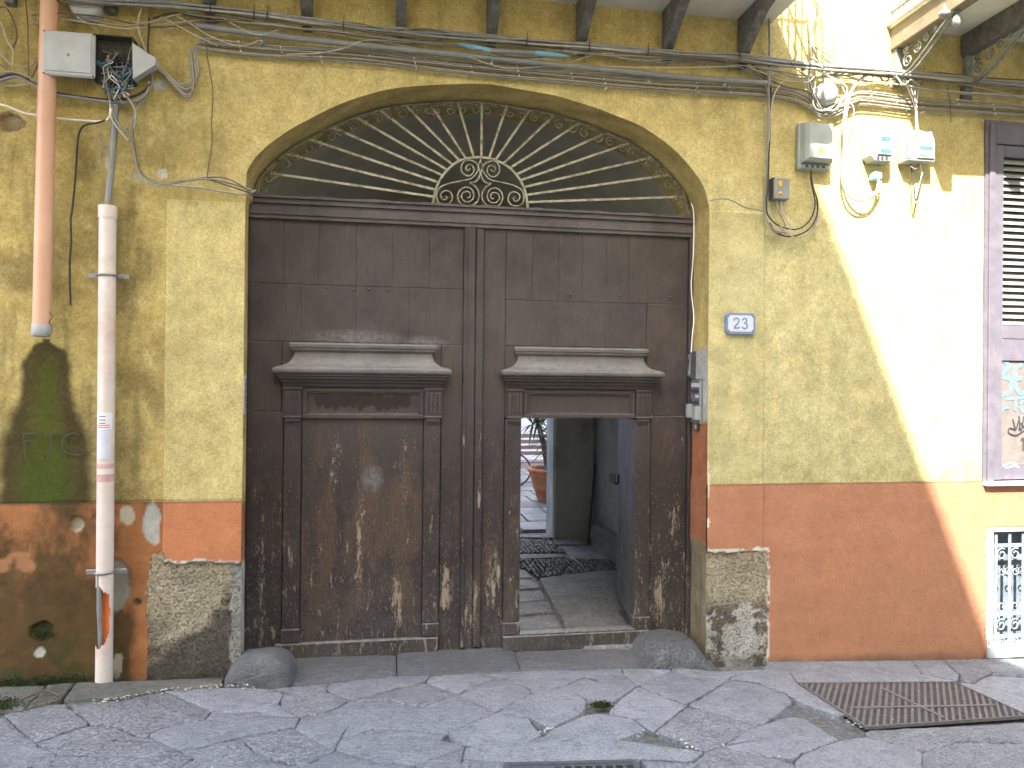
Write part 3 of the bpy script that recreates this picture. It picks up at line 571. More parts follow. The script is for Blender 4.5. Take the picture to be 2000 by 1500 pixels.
def hullstone(px_, d, rings, seed, label):
    out = [(at(x, y_, d).x, at(x, y_, d).z) for x, y_ in px_]; P_ = []
    for i in range(len(out)):
        a, b_ = out[i], out[(i+1) % len(out)]; n = max(1, int(math.hypot(b_[0]-a[0], b_[1]-a[1])/.03)); P_ += [(a[0]+(b_[0]-a[0])*k/n, a[1]+(b_[1]-a[1])*k/n) for k in range(n)]
    cx, cz = sum(p[0] for p in P_)/len(P_), sum(p[1] for p in P_)/len(P_)-.02; vs = []; n = len(P_)
    for ins, y_, lower in rings:
        for x, z in P_:
            e = (float(vn(np.array([x+y_]), np.array([z+y_*2]), 11, seed)[0])-.5)*.020; L = math.hypot(x-cx, z-cz); k = 1-(ins+e)/L
            vs.append((cx+(x-cx)*k, y_+e*.8, cz+(z-cz)*k-lower*max(0, z-cz)))
    fs = [(r_*n+i, r_*n+(i+1) % n, (r_+1)*n+(i+1) % n, (r_+1)*n+i) for r_ in range(len(rings)-1) for i in range(n)]+[tuple(range(n))]
    b = MB(); b.add(vs, fs, True); o = b.build('guard_stone', M['guard'], None, label, 'guard stone', 'worn guard stones at the gate jambs')
    for p in o.data.polygons: p.use_smooth = len(p.vertices) < 6
    return o
M['guard'] = stonemat('guard_stone_rock', (.10, .105, .11), (.19, .195, .205), (.4, .6))
hullstone([(440,1345),(447,1312),(462,1284),(482,1268),(520,1262),(545,1262),(562,1270),(577,1290),(580,1318),(575,1345)], .04, [(.075, D-.15, .22), (.035, D-.145, .16), (.012, D-.125, .10), (0, D-.09, .07), (0, D+.0, .06), (.0, D+.10, .12)], 3, 'grey worn guard stone at the foot of the left door leaf')
hullstone([(1222,1312),(1234,1280),(1252,1250),(1270,1237),(1300,1233),(1340,1238),(1352,1250),(1368,1276),(1396,1300),(1398,1312)], .16, [(.08, D-.09, .3), (.03, D-.075, .22), (.010, D-.04, .14), (0, D+.04, .08), (.0, D+.14, .06), (0, D+.28, .10)], 9, 'low rounded guard stone against the right gate jamb')

# ------------------------------------------------------------------ drain grates
def grate(name, c4, nx_, ny_, label, mat, rim=.03, bar=.45, slotted=True):
    """cast grate: frame, long and cross bars, over a dark pit."""
    P4 = [Vector((p[0], p[1], gz(p[0])-.003)) for p in c4]; U = lambda u, v: (P4[0]*(1-u)+P4[1]*u)*(1-v)+(P4[3]*(1-u)+P4[2]*u)*v
    root = empty(name, U(.5, .5), label, 'drain grate'); LU = (P4[1]-P4[0]).length; LV = (P4[3]-P4[0]).length; up = Vector((0, 0, 1))
    def slabq(b, u0, u1, v0, v1, zt, th=.02):
        q = [U(u0, v0), U(u1, v0), U(u1, v1), U(u0, v1)]; b.add([p+up*(zt-th) for p in q]+[p+up*zt for p in q], [(3, 2, 1, 0), (4, 5, 6, 7)]+[(i, (i+1) % 4, 4+(i+1) % 4, 4+i) for i in range(4)])
    ru, rv = rim/LU, rim/LV; f = MB()
    for a in ((0, 1, 0, rv), (0, 1, 1-rv, 1), (0, ru, rv, 1-rv), (1-ru, 1, rv, 1-rv)): slabq(f, *a, .012)
    f.build('frame', mat, root)
    pit = MB(); slabq(pit, ru, 1-ru, rv, 1-rv, -.014, .004); pit.build('pit', M['hole'], root)
    return root, U, slabq, ru, rv
c4 = [ongr(1558, 1335), ongr(1865, 1333), ongr(2012, 1400), ongr(1692, 1422)]
root, U, slabq, ru, rv = grate('drain_grate', c4, 0, 0, 'large rusty slotted drain grate set in the paving below the orange plinth', M['iron'], .012)
bd_ = Vector((math.sin(math.radians(38)), math.cos(math.radians(38)), 0)); pe = Vector((bd_.y, -bd_.x, 0)); Pq = [U(ru, rv), U(1-ru, rv), U(1-ru, 1-rv), U(ru, 1-rv)]; lo_ = min(p.dot(pe) for p in Pq); hi_ = max(p.dot(pe) for p in Pq); NB = int((hi_-lo_)/.038)
for i in range(1, NB):
    o_ = lo_+(hi_-lo_)*i/NB; hit = []
    for k in range(4):
        a, b_ = Pq[k], Pq[(k+1) % 4]; da, db = a.dot(pe)-o_, b_.dot(pe)-o_
        if da*db < 0: hit.append(a.lerp(b_, da/(da-db)))
    if len(hit) == 2 and (hit[0]-hit[1]).length > .03:
        p, q = hit; d = (q-p).normalized(); nn = d.cross(Vector((0, 0, 1)))*.0080; dn = Vector((0, 0, .014)); up_ = Vector((0, 0, .008)); b = MB()
        b.add([p-nn+up_, q-nn+up_, q+nn+up_, p+nn+up_, p-nn-dn, q-nn-dn, q+nn-dn, p+nn-dn], [(0, 1, 2, 3), (0, 4, 5, 1), (1, 5, 6, 2), (2, 6, 7, 3), (3, 7, 4, 0)]); b.build('long_bar', M['iron'], root)
b = MB(); NV = 34
for j in range(1, NV): v = rv+(1-2*rv)*j/NV; slabq(b, ru, 1-ru, v-.0035, v+.0035, .002, .012)
b.build('cross_bar', M['iron'], root, kind='stuff')
for (a0, b0, a1, b1) in ((.10, .62, .93, .70), (.46, .18, .50, .92)):
    b = MB(); p, q = U(a0, b0)+Vector((0, 0, .014)), U(a1, b1)+Vector((0, 0, .014)); d = (q-p).normalized(); nn = d.cross(Vector((0, 0, 1)))*.011
    b.add([p-nn, q-nn, q+nn, p+nn]+[v_-Vector((0, 0, .01)) for v_ in (p-nn, q-nn, q+nn, p+nn)], [(0, 1, 2, 3), (0, 4, 5, 1), (1, 5, 6, 2), (2, 6, 7, 3), (3, 7, 4, 0)]); b.build('seam_bar', M['iron'], root)
c4 = [ongr(985, 1492), ongr(1240, 1486), ongr(1290, 1570), ongr(975, 1578)]
root, U, slabq, ru, rv = grate('manhole_cover', c4, 0, 0, 'grey cast iron manhole cover with square holes at the bottom of the photo', M['castgrey'], .028)
root['category'] = 'manhole cover'
b = MB()
for i in range(0, 12):
    for j in range(0, 7):
        if i < 4 or True:
            u0 = ru+(1-2*ru)*i/12; u1 = ru+(1-2*ru)*(i+1)/12; v0 = rv+(1-2*rv)*j/7; v1 = rv+(1-2*rv)*(j+1)/7
            if i < 4: slabq(b, u0, u1, v0, v1, .006)
            else:
                slabq(b, u0, u0+(u1-u0)*.34, v0, v1, .006); slabq(b, u0+(u1-u0)*.34, u1, v0, v0+(v1-v0)*.34, .006)
b.build('grid', M['castgrey'], root)

# ------------------------------------------------------------------ entrance passage and courtyard
YP = D+.62
pas = empty('entrance_passage', (.9, 7, .1), 'dim plastered entrance passage leading to the courtyard', 'passage')
XW0, XW1, YB = -1.25, 2.66, 9.4
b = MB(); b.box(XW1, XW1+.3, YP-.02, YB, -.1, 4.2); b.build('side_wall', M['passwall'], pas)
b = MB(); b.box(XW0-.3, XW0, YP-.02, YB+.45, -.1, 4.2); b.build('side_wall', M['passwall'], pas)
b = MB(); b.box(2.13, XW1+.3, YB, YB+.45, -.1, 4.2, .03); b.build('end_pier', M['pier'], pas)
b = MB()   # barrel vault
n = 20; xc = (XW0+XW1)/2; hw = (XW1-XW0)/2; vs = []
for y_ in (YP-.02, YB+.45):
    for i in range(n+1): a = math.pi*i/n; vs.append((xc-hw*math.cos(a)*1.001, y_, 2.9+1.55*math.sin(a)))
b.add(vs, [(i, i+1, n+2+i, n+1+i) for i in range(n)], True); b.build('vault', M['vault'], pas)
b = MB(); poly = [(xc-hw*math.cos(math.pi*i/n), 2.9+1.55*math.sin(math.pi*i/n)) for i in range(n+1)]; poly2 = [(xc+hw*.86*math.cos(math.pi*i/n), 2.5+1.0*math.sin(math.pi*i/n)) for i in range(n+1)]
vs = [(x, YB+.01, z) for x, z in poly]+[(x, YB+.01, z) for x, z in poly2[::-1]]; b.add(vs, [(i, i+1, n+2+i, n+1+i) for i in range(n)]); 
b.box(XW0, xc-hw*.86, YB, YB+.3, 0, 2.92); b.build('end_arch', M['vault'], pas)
b = MB()   # arched niche on the right wall: a dark slab paints its shade
nx0, nx1 = 7.0, 8.1; nb = [(nx0, 2.2)]+[((nx0+nx1)/2-.55*math.cos(math.pi*i/12), 3.0+.55*math.sin(math.pi*i/12)) for i in range(13)]+[(nx1, 2.2)]
b.prismx(nb, XW1-.03, XW1+.01); b.build('niche_shade', M['boxin'], pas)
b = MB(); b.box(2.52, 2.67, 7.7, 9.0, .05, .36, .04); b.build('wall_footing', M['cement'], pas)
b = MB(); b.box(-7, 9.5, YB+.46, YB+.60, 2.6, 14); b.box(-7, XW0, YB+.46, YB+.60, -.1, 2.6); b.box(XW1+.3, 9.5, YB+.46, YB+.60, -.1, 2.6); b.box(XW0, xc-hw*.86, YB+.46, YB+.60, -.1, 2.6); b.build('added_rear_wall', M['court'], fac)  # unseen rear wall, added to keep the sun out of the courtyard
b = MB(); b.box(-7, 9.5, D+.04, YB+.6, 13.7, 14.0); b.build('roof', M['slab'], fac)  # unseen, added with the rear wall to shade the courtyard
# floor of the passage
pf = MB(); pf.box(-1.3, 2.7, 5.55, 9.95, -.1, .055); pfl = pf.build('passage_floor', M['bed'], None, None, None, None, 'structure')
fz = lambda x: .085
def fl(px, py):
    v = ray(px, py); t = (.085-HC)/v.z; p = v*t; return (p.x, p.y)
inn = [[(1092,1200),(1205,1190),(1235,1225),(1240,1262),(1118,1262)],[(1052,1128),(1192,1112),(1235,1130),(1240,1186),(1090,1197)],[(985,1100),(1028,1112),(1042,1127),(985,1130)],[(985,1132),(1044,1130),(1056,1148),(985,1153)],[(985,1155),(1058,1151),(1070,1170),(985,1178)],[(985,1180),(1072,1173),(1082,1194),(985,1204)],[(985,1207),(1084,1198),(1100,1225),(985,1232)],[(985,1235),(1102,1229),(1112,1262),(985,1262)],
 [(985,1082),(1100,1080),(1108,1088),(985,1092)],[(1090,1066),(1195,1066),(1240,1095),(1120,1090)],[(985,1046),(1090,1044),(1150,1047),(1180,1062),(1090,1064),(1075,1050),(985,1050)]]
for k, pl_ in enumerate(inn): stone([fl(*p) for p in pl_], M['slabin'], pfl, 'floor_slab', seed=600+k, zf=fz, inset=.008, thick=.03, sub=.08, rough=.006)
for k in range(24):   # slabs left of the sight line through the wicket
    i, j = k % 4, k//4; x0 = -1.2+i*.52; y0 = 5.7+j*.7
    if x0 > .60 and j < 7: continue
    stone([(x0, y0), (x0+.5, y0), (x0+.5, y0+.66), (x0, y0+.66)], M['slabin'], pfl, 'floor_slab', seed=640+k, zf=fz, inset=.008, thick=.03, sub=.2)
b = MB(); rn = random.Random(5)
def pebble(b, x, y_, z_, r_):
    a0 = rn.uniform(0, 3.14); ex = rn.uniform(.55, .8); n = 7; vs = []
    for rr, h in ((1, -.3), (.92, .25), (.5, .62)):
        for i in range(n): a = 2*math.pi*i/n; u, v = rr*math.cos(a)*r_, rr*math.sin(a)*r_*ex; vs.append((x+u*math.cos(a0)-v*math.sin(a0), y_+u*math.sin(a0)+v*math.cos(a0), z_+h*r_*.8))
    vs.append((x, y_, z_+r_*.6)); b.add(vs, [(k*n+i, k*n+(i+1) % n, (k+1)*n+(i+1) % n, (k+1)*n+i) for k in range(2) for i in range(n)]+[(2*n+i, 2*n+(i+1) % n, 3*n) for i in range(n)], True)
def inpoly(x, y_, P_):
    c_ = False; j = len(P_)-1
    for i in range(len(P_)):
        if (P_[i][1] > y_) != (P_[j][1] > y_) and x < (P_[j][0]-P_[i][0])*(y_-P_[i][1])/(P_[j][1]-P_[i][1])+P_[i][0]: c_ = not c_
        j = i
    return c_
for zone in ([fl(*p) for p in [(985,1093),(1110,1090),(1240,1097),(1240,1128),(1192,1110),(1050,1127),(1028,1110),(985,1098)]], [fl(*p) for p in [(985,1052),(1072,1052),(1092,1067),(1115,1078),(985,1080)]]):
    xs_ = [p[0] for p in zone]; ys_ = [p[1] for p in zone]; yy_ = min(ys_)
    while yy_ < max(ys_):
        xx_ = min(xs_)
        while xx_ < max(xs_):
            x, y_ = xx_+rn.uniform(-.012, .012), yy_+rn.uniform(-.012, .012)
            if inpoly(x, y_, zone): pebble(b, x, y_, .075, rn.uniform(.020, .032))
            xx_ += .052
        yy_ += .048
b.build('cobble_pebbles', M['pebble'], pfl, kind='stuff')
# courtyard
cyd = MB(); cyd.box(-6, 10, 9.95, 20, -.1, .07); cyf = cyd.build('courtyard_floor', M['bed'], None, None, None, None, 'structure')
k = 0
for i in range(9):
    for j in range(12):
        x0, y0 = .6+i*.62+.2*(j % 2), 9.97+j*.62; k += 1
        if x0 > 5.2: continue
        stone([(x0, y0), (x0+.6, y0), (x0+.6, y0+.6), (x0, y0+.6)], M['courtslab'], cyf, 'courtyard_slab', seed=700+k, zf=lambda x: .1, inset=.006, thick=.03, sub=.2)
b = MB(); b.box(-6, 10, 19, 19.3, -.1, 12.0); b.build('courtyard_wall', M['court'], None, 'pale blue white back wall of the courtyard seen through the wicket', 'wall')
b = MB(); b.box(5.6, 5.9, 10.05, 19, -.1, 12.0); b.build('courtyard_wall', M['court'], None, 'side wall of the courtyard running back behind the palm', 'wall')  # unseen; height set to narrow the sky over the courtyard
b = MB(); b.box(-2.9, -2.6, 10.05, 19, -.1, 12.0); b.build('courtyard_wall', M['court'], None, 'unseen left side wall of the courtyard, added to cut the light', 'wall')  # added to reduce the skylight in the courtyard
# terracotta pot with yucca
pc = Vector((2.86, 12.5, .10)); pot = empty('terracotta_pot', pc, 'big terracotta pot with banded rim standing in the courtyard', 'plant pot')
b = MB(); b.lathe([(0, 0), (.30, 0), (.31, .03), (.36, .20), (.375, .21), (.38, .24), (.42, .40), (.435, .41), (.44, .44), (.455, .50), (.475, .50), (.485, .53), (.475, .56), (.43, .56), (.41, .50)], pc, 'z', 32); b.build('pot_body', M['terra'], pot)
b = MB(); b.lathe([(0, .52), (.42, .50)], pc, 'z', 24); b.build('soil', M['soil'], pot)
yc = empty('yucca_plant', pc+Vector((0, 0, .5)), 'yucca with long dark strap leaves growing from the terracotta pot', 'plant')
tips = []
for k, (dx_, dy_, h, bend) in enumerate([(-.20, 0, 1.25, -.28), (.06, .05, .75, .05), (-.02, -.1, .45, .08), (.16, .0, 1.0, .2)]):
    p0 = pc+Vector((dx_*.6, dy_, .5)); pts = cr([p0, p0+Vector((bend*.3, 0, h*.35)), p0+Vector((bend*.7, 0, h*.7)), p0+Vector((bend, 0, h))], 4); b = MB(); b.tube(pts, [.055-.02*i/(len(pts)-1) for i in range(len(pts))], 8); b.build('trunk', M['bark'], yc)
    for q in range(3 if h > .9 else 1): tips.append(pts[-1]-Vector((0, 0, .22*q)))
for tpt in tips+[pc+Vector((.15, -.05, .85)), pc+Vector((.2, .05, 1.15)), pc+Vector((-.15, -.1, 1.45)), pc+Vector((-.32, 0, 1.3)), pc+Vector((.02, -.05, 1.15)), pc+Vector((-.05, -.1, .95)), pc+Vector((.05, 0, 1.4))]:
    for q in range(16):
        a = rn.uniform(0, 6.28); el = rn.uniform(-.5, 1.2); L = rn.uniform(.4, .65); d = Vector((math.cos(a)*math.cos(el), math.sin(a)*math.cos(el), math.sin(el))); side = d.cross(Vector((0, 0, 1))).normalized()*.022
        pts = [tpt+d*L*t-Vector((0, 0, .30*L*t*t)) for t in (0, .25, .5, .75, 1)]; ws = (.6, 1, .9, .6, .05); vs = []
        for p_, w_ in zip(pts, ws): vs += [p_-side*w_, p_+Vector((0, 0, -.006)), p_+side*w_]
        b = MB(); b.add(vs, [(3*i+s_, 3*i+s_+1, 3*i+s_+4, 3*i+s_+3) for i in range(4) for s_ in (0, 1)], True); b.build('leaf', M['leaf'], yc)
bn = empty('garden_bench', (2.9, 15.2, .1), 'slatted wooden bench in the courtyard behind the pot', 'bench')
for k in range(4): b = MB(); b.box(2.55, 4.1, 15.28+k*.012, 15.31+k*.012, .62+k*.12, .70+k*.12, .006); b.build('back_slat', M['bench'], bn)
for k in range(4): b = MB(); b.box(2.55, 4.1, 14.82+k*.11, 14.91+k*.11, .50, .53, .006); b.build('seat_slat', M['bench'], bn)
for xx_ in (2.62, 4.0):
    for yy_ in (14.85, 15.25): b = MB(); b.box(xx_, xx_+.06, yy_, yy_+.05, .1, .50 if yy_ < 15 else 1.05); b.build('leg', M['bench'], bn)
# bicycle, only its rear end shows beside the pot
bk = empty('bicycle', (2.45, 14.2, .1), 'dark bicycle partly hidden at the left edge of the wicket opening', 'bicycle')
for xx_ in (1.45, 2.45):
    b = MB(); b.tube([(xx_+.31*math.cos(a), 14.2, .43+.31*math.sin(a)) for a in [i*math.pi/12 for i in range(25)]], .018, 6); b.build('tyre', M['darkp'], bk)
    b = MB()
    for i in range(10): a = i*math.pi/5; b.tube([(xx_, 14.2, .43), (xx_+.3*math.cos(a), 14.2, .43+.3*math.sin(a))], .003, 4)
    b.build('spokes', M['zinc'], bk)
b = MB()
for s_ in ([(1.45, .43), (1.75, .85)], [(1.75, .85), (2.3, .95)], [(2.3, .95), (2.45, .43)], [(1.75, .85), (1.9, .40), (2.32, .85)], [(1.45, .43), (1.9, .40)]): b.tube([(x, 14.2, z) for x, z in s_], .016, 6)
b.build('frame', M['darkp'], bk)
b = MB(); b.tube([(2.28, 14.2, .95), (2.26, 14.2, 1.12), (2.26, 14.0, 1.14)], .013, 6); b.tube([(2.26, 14.2, 1.12), (2.26, 14.4, 1.14)], .013, 6); b.build('handlebar', M['zinc'], bk)
b = MB(); b.box(1.62, 1.84, 14.13, 14.27, .93, .98, .02); b.build('saddle', M['darkp'], bk)
# pole leaning on the passage wall
p0 = at(1149, 1044, YB-.35-D); p0.z = .09; p1 = at(1166, 868, YB-.05-D)
pl_ = empty('leaning_pole', p0, 'thin dark pole leaning on the passage wall behind the wicket', 'pole'); b = MB(); b.tube([p0, p1], .013, 8); b.build('shaft', M['darkp'], pl_); b = MB(); b.tube([p1-(p1-p0)*.14, p1+Vector((0, 0, .02))], .022, 8); b.build('grip', M['darkp'], pl_)
b = MB(); q = at(1200, 936, 3.05-.0); b.box(2.56, 2.60+.058, q.y-.12, q.y+.12, q.z-.05, q.z+.05, .01); b.build('switch_box', M['darkp'], None, 'small dark box on the passage wall beside the open wicket', 'switch box')

# ------------------------------------------------------------------ the two door leaves
YD = D+.32
def plankrow(root, xs_, z0, z1, mat, y0=YD, th=.05, gap=.0008, label=None):
    for k in range(len(xs_)-1):
        b = MB(); j = ((k*37) % 5-2)*.0008; b.box(xs_[k]+gap/2, xs_[k+1]-gap/2, y0+j, y0+th, z0, z1, .0012); b.build('plank', mat, root)
def mould(prof, cx, yb, root, name, mat):
    """moulding with mitred returns: prof = (half width, projection, z)."""
    vs = []
    for hw_, p, z in prof: vs += [(cx-hw_, yb, z), (cx-hw_, yb-p, z), (cx+hw_, yb-p, z), (cx+hw_, yb, z)]
    n = len(prof); fs = [(4*i+k, 4*i+k+1, 4*i+4+k+1, 4*i+4+k) for i in range(n-1) for k in range(3)]+[(0, 3, 2, 1), (4*n-4, 4*n-3, 4*n-2, 4*n-1)]
    b = MB(); b.add(vs, fs); return b.build(name, mat, root)
def cornice(root, cx, hs=1.0):
    w0, w1 = .523*hs, .628*hs; y0 = YD+.001
    mould([(w0-.012, .0, 2.352), (w0-.002, .045, 2.350), (w0, .052, 2.338), (w0, .052, 2.318), (w0-.008, .044, 2.312), (w0-.008, .044, 2.300), (w0-.020, .034, 2.290), (w0-.030, .028, 2.282)], cx, y0, root, 'top_moulding', M['hood'])
    pr = []
    for i in range(9): t = i/8; a = t*math.pi/2; pr.append((w0-.032+(w1-.03-w0+.032)*(1-math.cos(a)), .030+.075*(1-math.cos(a)), 2.281-(2.281-2.182)*math.sin(a)))
    pr += [(w1-.028, .107, 2.176), (w1-.008, .120, 2.170), (w1, .126, 2.160), (w1+.002, .128, 2.146), (w1-.006, .124, 2.134), (w1-.020, .112, 2.128)]
    mould(pr, cx, y0, root, 'flared_hood', M['hood'])
    mould([(w1-.026, .106, 2.127), (w1-.026, .106, 2.112), (w1-.036, .094, 2.106), (w1-.036, .092, 2.092), (w1-.050, .070, 2.084), (w1-.052, .066, 2.068), (w1-.062, .054, 2.060), (w1-.064, .046, 2.042), (w1-.068, .040, 2.034)], cx, y0, root, 'lower_moulding', M['door'])
def capital(root, x0, x1):
    y0 = YD; w_ = x1-x0; b = MB(); b.box(x0, x1, y0-.032, y0+.002, 1.822, 2.036, .003); o = b.build('capital', M['door'], root); 
    b = MB(); b.box(x0-.008, x1+.008, y0-.040, y0+.001, 2.012, 2.033, .004); b.build('fillet', M['door'], o); b = MB(); b.box(x0-.004, x1+.004, y0-.036, y0+.001, 1.811, 1.824, .003); b.build('fillet', M['door'], o)
    for k in range(4):
        xx_ = x0+w_*(.10+.235*k); b = MB(); b.box(xx_, xx_+w_*.12, y0-.0405, y0-.0315, 1.845, 1.995, .003); b.build('reed', M['door'], o)
    b = MB(); b.box(x0+.012, x1-.012, y0-.030, y0+.001, 1.782, 1.811, .004)
    for k in range(5): b.box(x0+.014+k*(w_-.028)/5, x0+.014+(k+.55)*(w_-.028)/5, y0-.028, y0+.0005, 1.768, 1.781)
    b.build('guttae', M['door'], o)
def framepanel(root, x0, x1, z0, z1, rail=.03, y0=YD, proud=.022, name='frieze_panel'):
    b = MB(); b.box(x0, x1, y0-proud, y0+.001, z1-rail, z1, .003); b.box(x0, x1, y0-proud, y0+.001, z0, z0+rail, .003); b.box(x0, x0+rail, y0-proud+.0015, y0+.001, z0+rail, z1-rail, .003); b.box(x1-rail, x1, y0-proud+.0015, y0+.001, z0+rail, z1-rail, .003); o = b.build(name, M['door'], root)
    b = MB(); i_ = rail+.010
    for (a0, a1, c0, c1) in ((x0+rail+.001, x1-rail-.001, z1-i_, z1-rail-.001), (x0+rail+.001, x1-rail-.001, z0+rail+.001, z0+i_), (x0+rail+.001, x0+i_, z0+i_+.001, z1-i_-.001), (x1-i_, x1-rail-.001, z0+i_+.001, z1-i_-.001)): b.box(a0, a1, y0-proud+.008, y0+.0005, c0, c1, .002)
    b.build('bead', M['door'], o); return o
def studs(root, pts, y0=YD):
    for px, py in pts:
        p = at(px, py, .32); b = MB(); b.lathe([(0, .007), (.006, .006), (.010, .002), (.0105, -.001)], (p.x, y0, p.z), 'y', 8); b.build('nail_head', M['door'], root)
TOPZ = 3.232
# left leaf
LL = empty('carriage_door', (-.2, YD, .06), 'left leaf of the dark brown gate, closed, with hooded blind panel', 'door leaf', 'leaves of the arched carriage gate', 'thing')
px_l = [-.985, -.745, -.50, -.235, .023, .295, .548]
ZM = 2.772
plankrow(LL, px_l, ZM+.0015, TOPZ, M['door']); plankrow(LL, [-.985, -.62, -.235, .15, .548], 2.36, ZM-.0015, M['door'])
b = MB(); b.box(-.985, -.735, YD-.001, YD+.05, .05, 1.853, .003); b.build('stile', M['door'], LL); b = MB(); b.box(-.985, -.75, YD, YD+.05, 1.857, 2.357, .003); b.build('stile', M['door'], LL)
b = MB(); b.box(.392, .549, YD-.001, YD+.05, .05, 2.357, .003); b.build('stile', M['door'], LL)
b = MB(); b.box(-.748, .390, YD+.001, YD+.05, 1.80, 2.357, .002); b.build('board', M['door'], LL)
b = MB(); b.box(-.604, .261, YD+.004, YD+.049, .20, 1.803, .001); b.build('field_panel', M['panel'], LL)
for x0, x1 in ((-.732, -.607), (.264, .390)):
    b = MB(); b.box(x0+.002, x1-.002, YD-.014, YD+.05, .30, 1.800, .004); b.build('pilaster', M['door'], LL); b = MB(); b.box(x0-.002, x1+.002, YD-.028, YD+.002, .205, .298, .004); b.build('pilaster_base', M['door'], LL)
    b = MB(); b.box(x0+.01, x1-.01, YD-.018, YD+.03, .199, .205); b.build('bottom_rail', M['door'], LL)
cornice(LL, -.170); capital(LL, -.737, -.607); capital(LL, .268, .398)
framepanel(LL, -.603, .264, 1.806, 2.028)
b = MB(); rn2 = random.Random(3)   # torn glue residue in the frieze panel
pts0 = []
for k, (cx_, wd) in enumerate([(625,-1),(640,0),(655,1),(672,0),(690,1),(705,0),(722,1),(740,0),(758,1),(775,0),(792,1)]):
    p = at(cx_, 783+(k % 3-1)*3, .32); hh = .052+.012*(k % 2); poly = [(p.x+(.034+rn2.uniform(-.008, .008))*math.cos(a), p.z+hh*(1+rn2.uniform(-.25, .25))*math.sin(a)) for a in [i*math.pi/6 for i in range(12)]]; b.prism(poly, YD-.0035-.0003*k, YD+.002)
b.build('torn_sticker', M['residue'], LL)
b = MB(); b.box(-.775, .385, YD-.034, YD+.04, .062, .196, .006); b.build('kick_board', M['doorgrey'], LL)
b = MB(); b.box(-.985, .545, YD+.004, YD+.045, 1.9-1.85, .2); b.build('bottom_board', M['doorgrey'], LL)
b = MB(); b.box(.551, .636, YD-.028, YD+.03, .105, TOPZ-.002, .006); b.build('meeting_stile', M['door'], LL)
b = MB(); b.tube([(.571, YD-.030, .12), (.571, YD-.030, TOPZ-.01)], .006, 6); b.build('stile_bead', M['door'], LL)
b = MB(); b.box(-.98, .60, YD+.055, YD+.075, .07, TOPZ-.004); b.build('backing_board', M['door'], LL)  # added behind the planks to stop light coming through the joints
studs(LL, [(492,556),(504,556),(560,558),(590,560),(640,562),(690,566),(720,566),(757,568),(483,803),(494,803),(520,803)])
# right leaf
RL = empty('carriage_door', (1.5, YD, .06), 'right leaf of the dark brown gate with its low wicket standing open', 'door leaf', 'leaves of the arched carriage gate', 'thing')
b = MB(); b.box(.640, .700, YD-.020, YD+.03, .105, TOPZ-.002, .006); b.build('meeting_stile', M['door'], RL)
b = MB(); b.box(.702, .868, YD-.001, YD+.05, .07, TOPZ-.001, .003); b.build('stile', M['door'], RL)
ZM = 2.705
plankrow(RL, [.870, 1.07, 1.275, 1.46, 1.65, 1.83, 1.98, 2.315], ZM+.0015, TOPZ, M['door']); plankrow(RL, [.870, 1.274, 1.648, 1.978], 2.36, ZM-.0015, M['door'])
b = MB(); b.box(2.020, 2.315, YD-.001, YD+.05, .07, 1.832, .003); b.build('stile', M['door'], RL); b = MB(); b.box(1.981, 2.315, YD, YD+.05, 1.836, ZM-.0015, .003); b.build('stile', M['door'], RL)
b = MB(); b.box(.870, 1.978, YD+.001, YD+.05, 1.815, 2.357, .002); b.build('board', M['door'], RL)
WX0, WX1, WZ0, WZ1 = .997, 1.890, .190, 1.812
for x0, x1 in ((.870, WX0), (WX1, 2.018)):
    b = MB(); b.box(x0+.002, x1-.002, YD-.016, YD+.055, .28, 1.800, .005); b.build('pilaster', M['door'], RL); b = MB(); b.box(x0-.004, x1+.003, YD-.030, YD+.05, .188, .278, .004); b.build('pilaster_base', M['door'], RL)
cornice(RL, 1.457); capital(RL, .888, 1.005); capital(RL, 1.893, 2.018)
framepanel(RL, 1.010, 1.888, 1.815, 2.028)
b = MB(); b.box(.868, 2.020, YD-.040, YD+.05, .060, .182, .008); b.build('kick_board', M['doorgrey'], RL)
b = MB(); b.box(WX0-.01, WX1+.01, YD-.036, YD+.05, .1815, .195, .004); b.build('wicket_sill', M['doorgrey'], RL)
b = MB()
for a_ in ((.66, WX0-.002, .07, TOPZ-.004), (WX1+.03, 2.31, .07, TOPZ-.004), (WX0-.001, WX1+.029, WZ1+.02, TOPZ-.005)): b.box(a_[0], a_[1], YD+.056, YD+.076, a_[2], a_[3])
b.build('backing_board', M['door'], RL)  # added to block light between the planks of this leaf
studs(RL, [(935,738),(1115,576),(1165,577),(1210,578),(1235,579),(1290,580),(1310,581)])
# opened wicket leaf, hinged on the right, swung inwards
wl = empty('wicket_door', (1.893, YD+.055, .20), parent=RL); ang = math.radians(-100)
def rot(mb):
    o_ = Vector((1.893, YD+.055, 0)); R_ = Matrix.Rotation(ang, 4, 'Z')
    mb.v = [R_ @ (v-o_)+o_ for v in mb.v]; return mb
W_ = .86
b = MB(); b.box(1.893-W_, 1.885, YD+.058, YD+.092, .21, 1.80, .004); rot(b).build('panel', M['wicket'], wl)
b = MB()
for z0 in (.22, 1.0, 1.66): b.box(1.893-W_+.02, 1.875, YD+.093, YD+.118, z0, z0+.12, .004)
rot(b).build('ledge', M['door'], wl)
b = MB(); b.box(1.893-W_+.01, 1.893-W_+.10, YD+.040, YD+.058, 1.20, 1.28, .006); rot(b).build('lock', M['darkp'], wl)
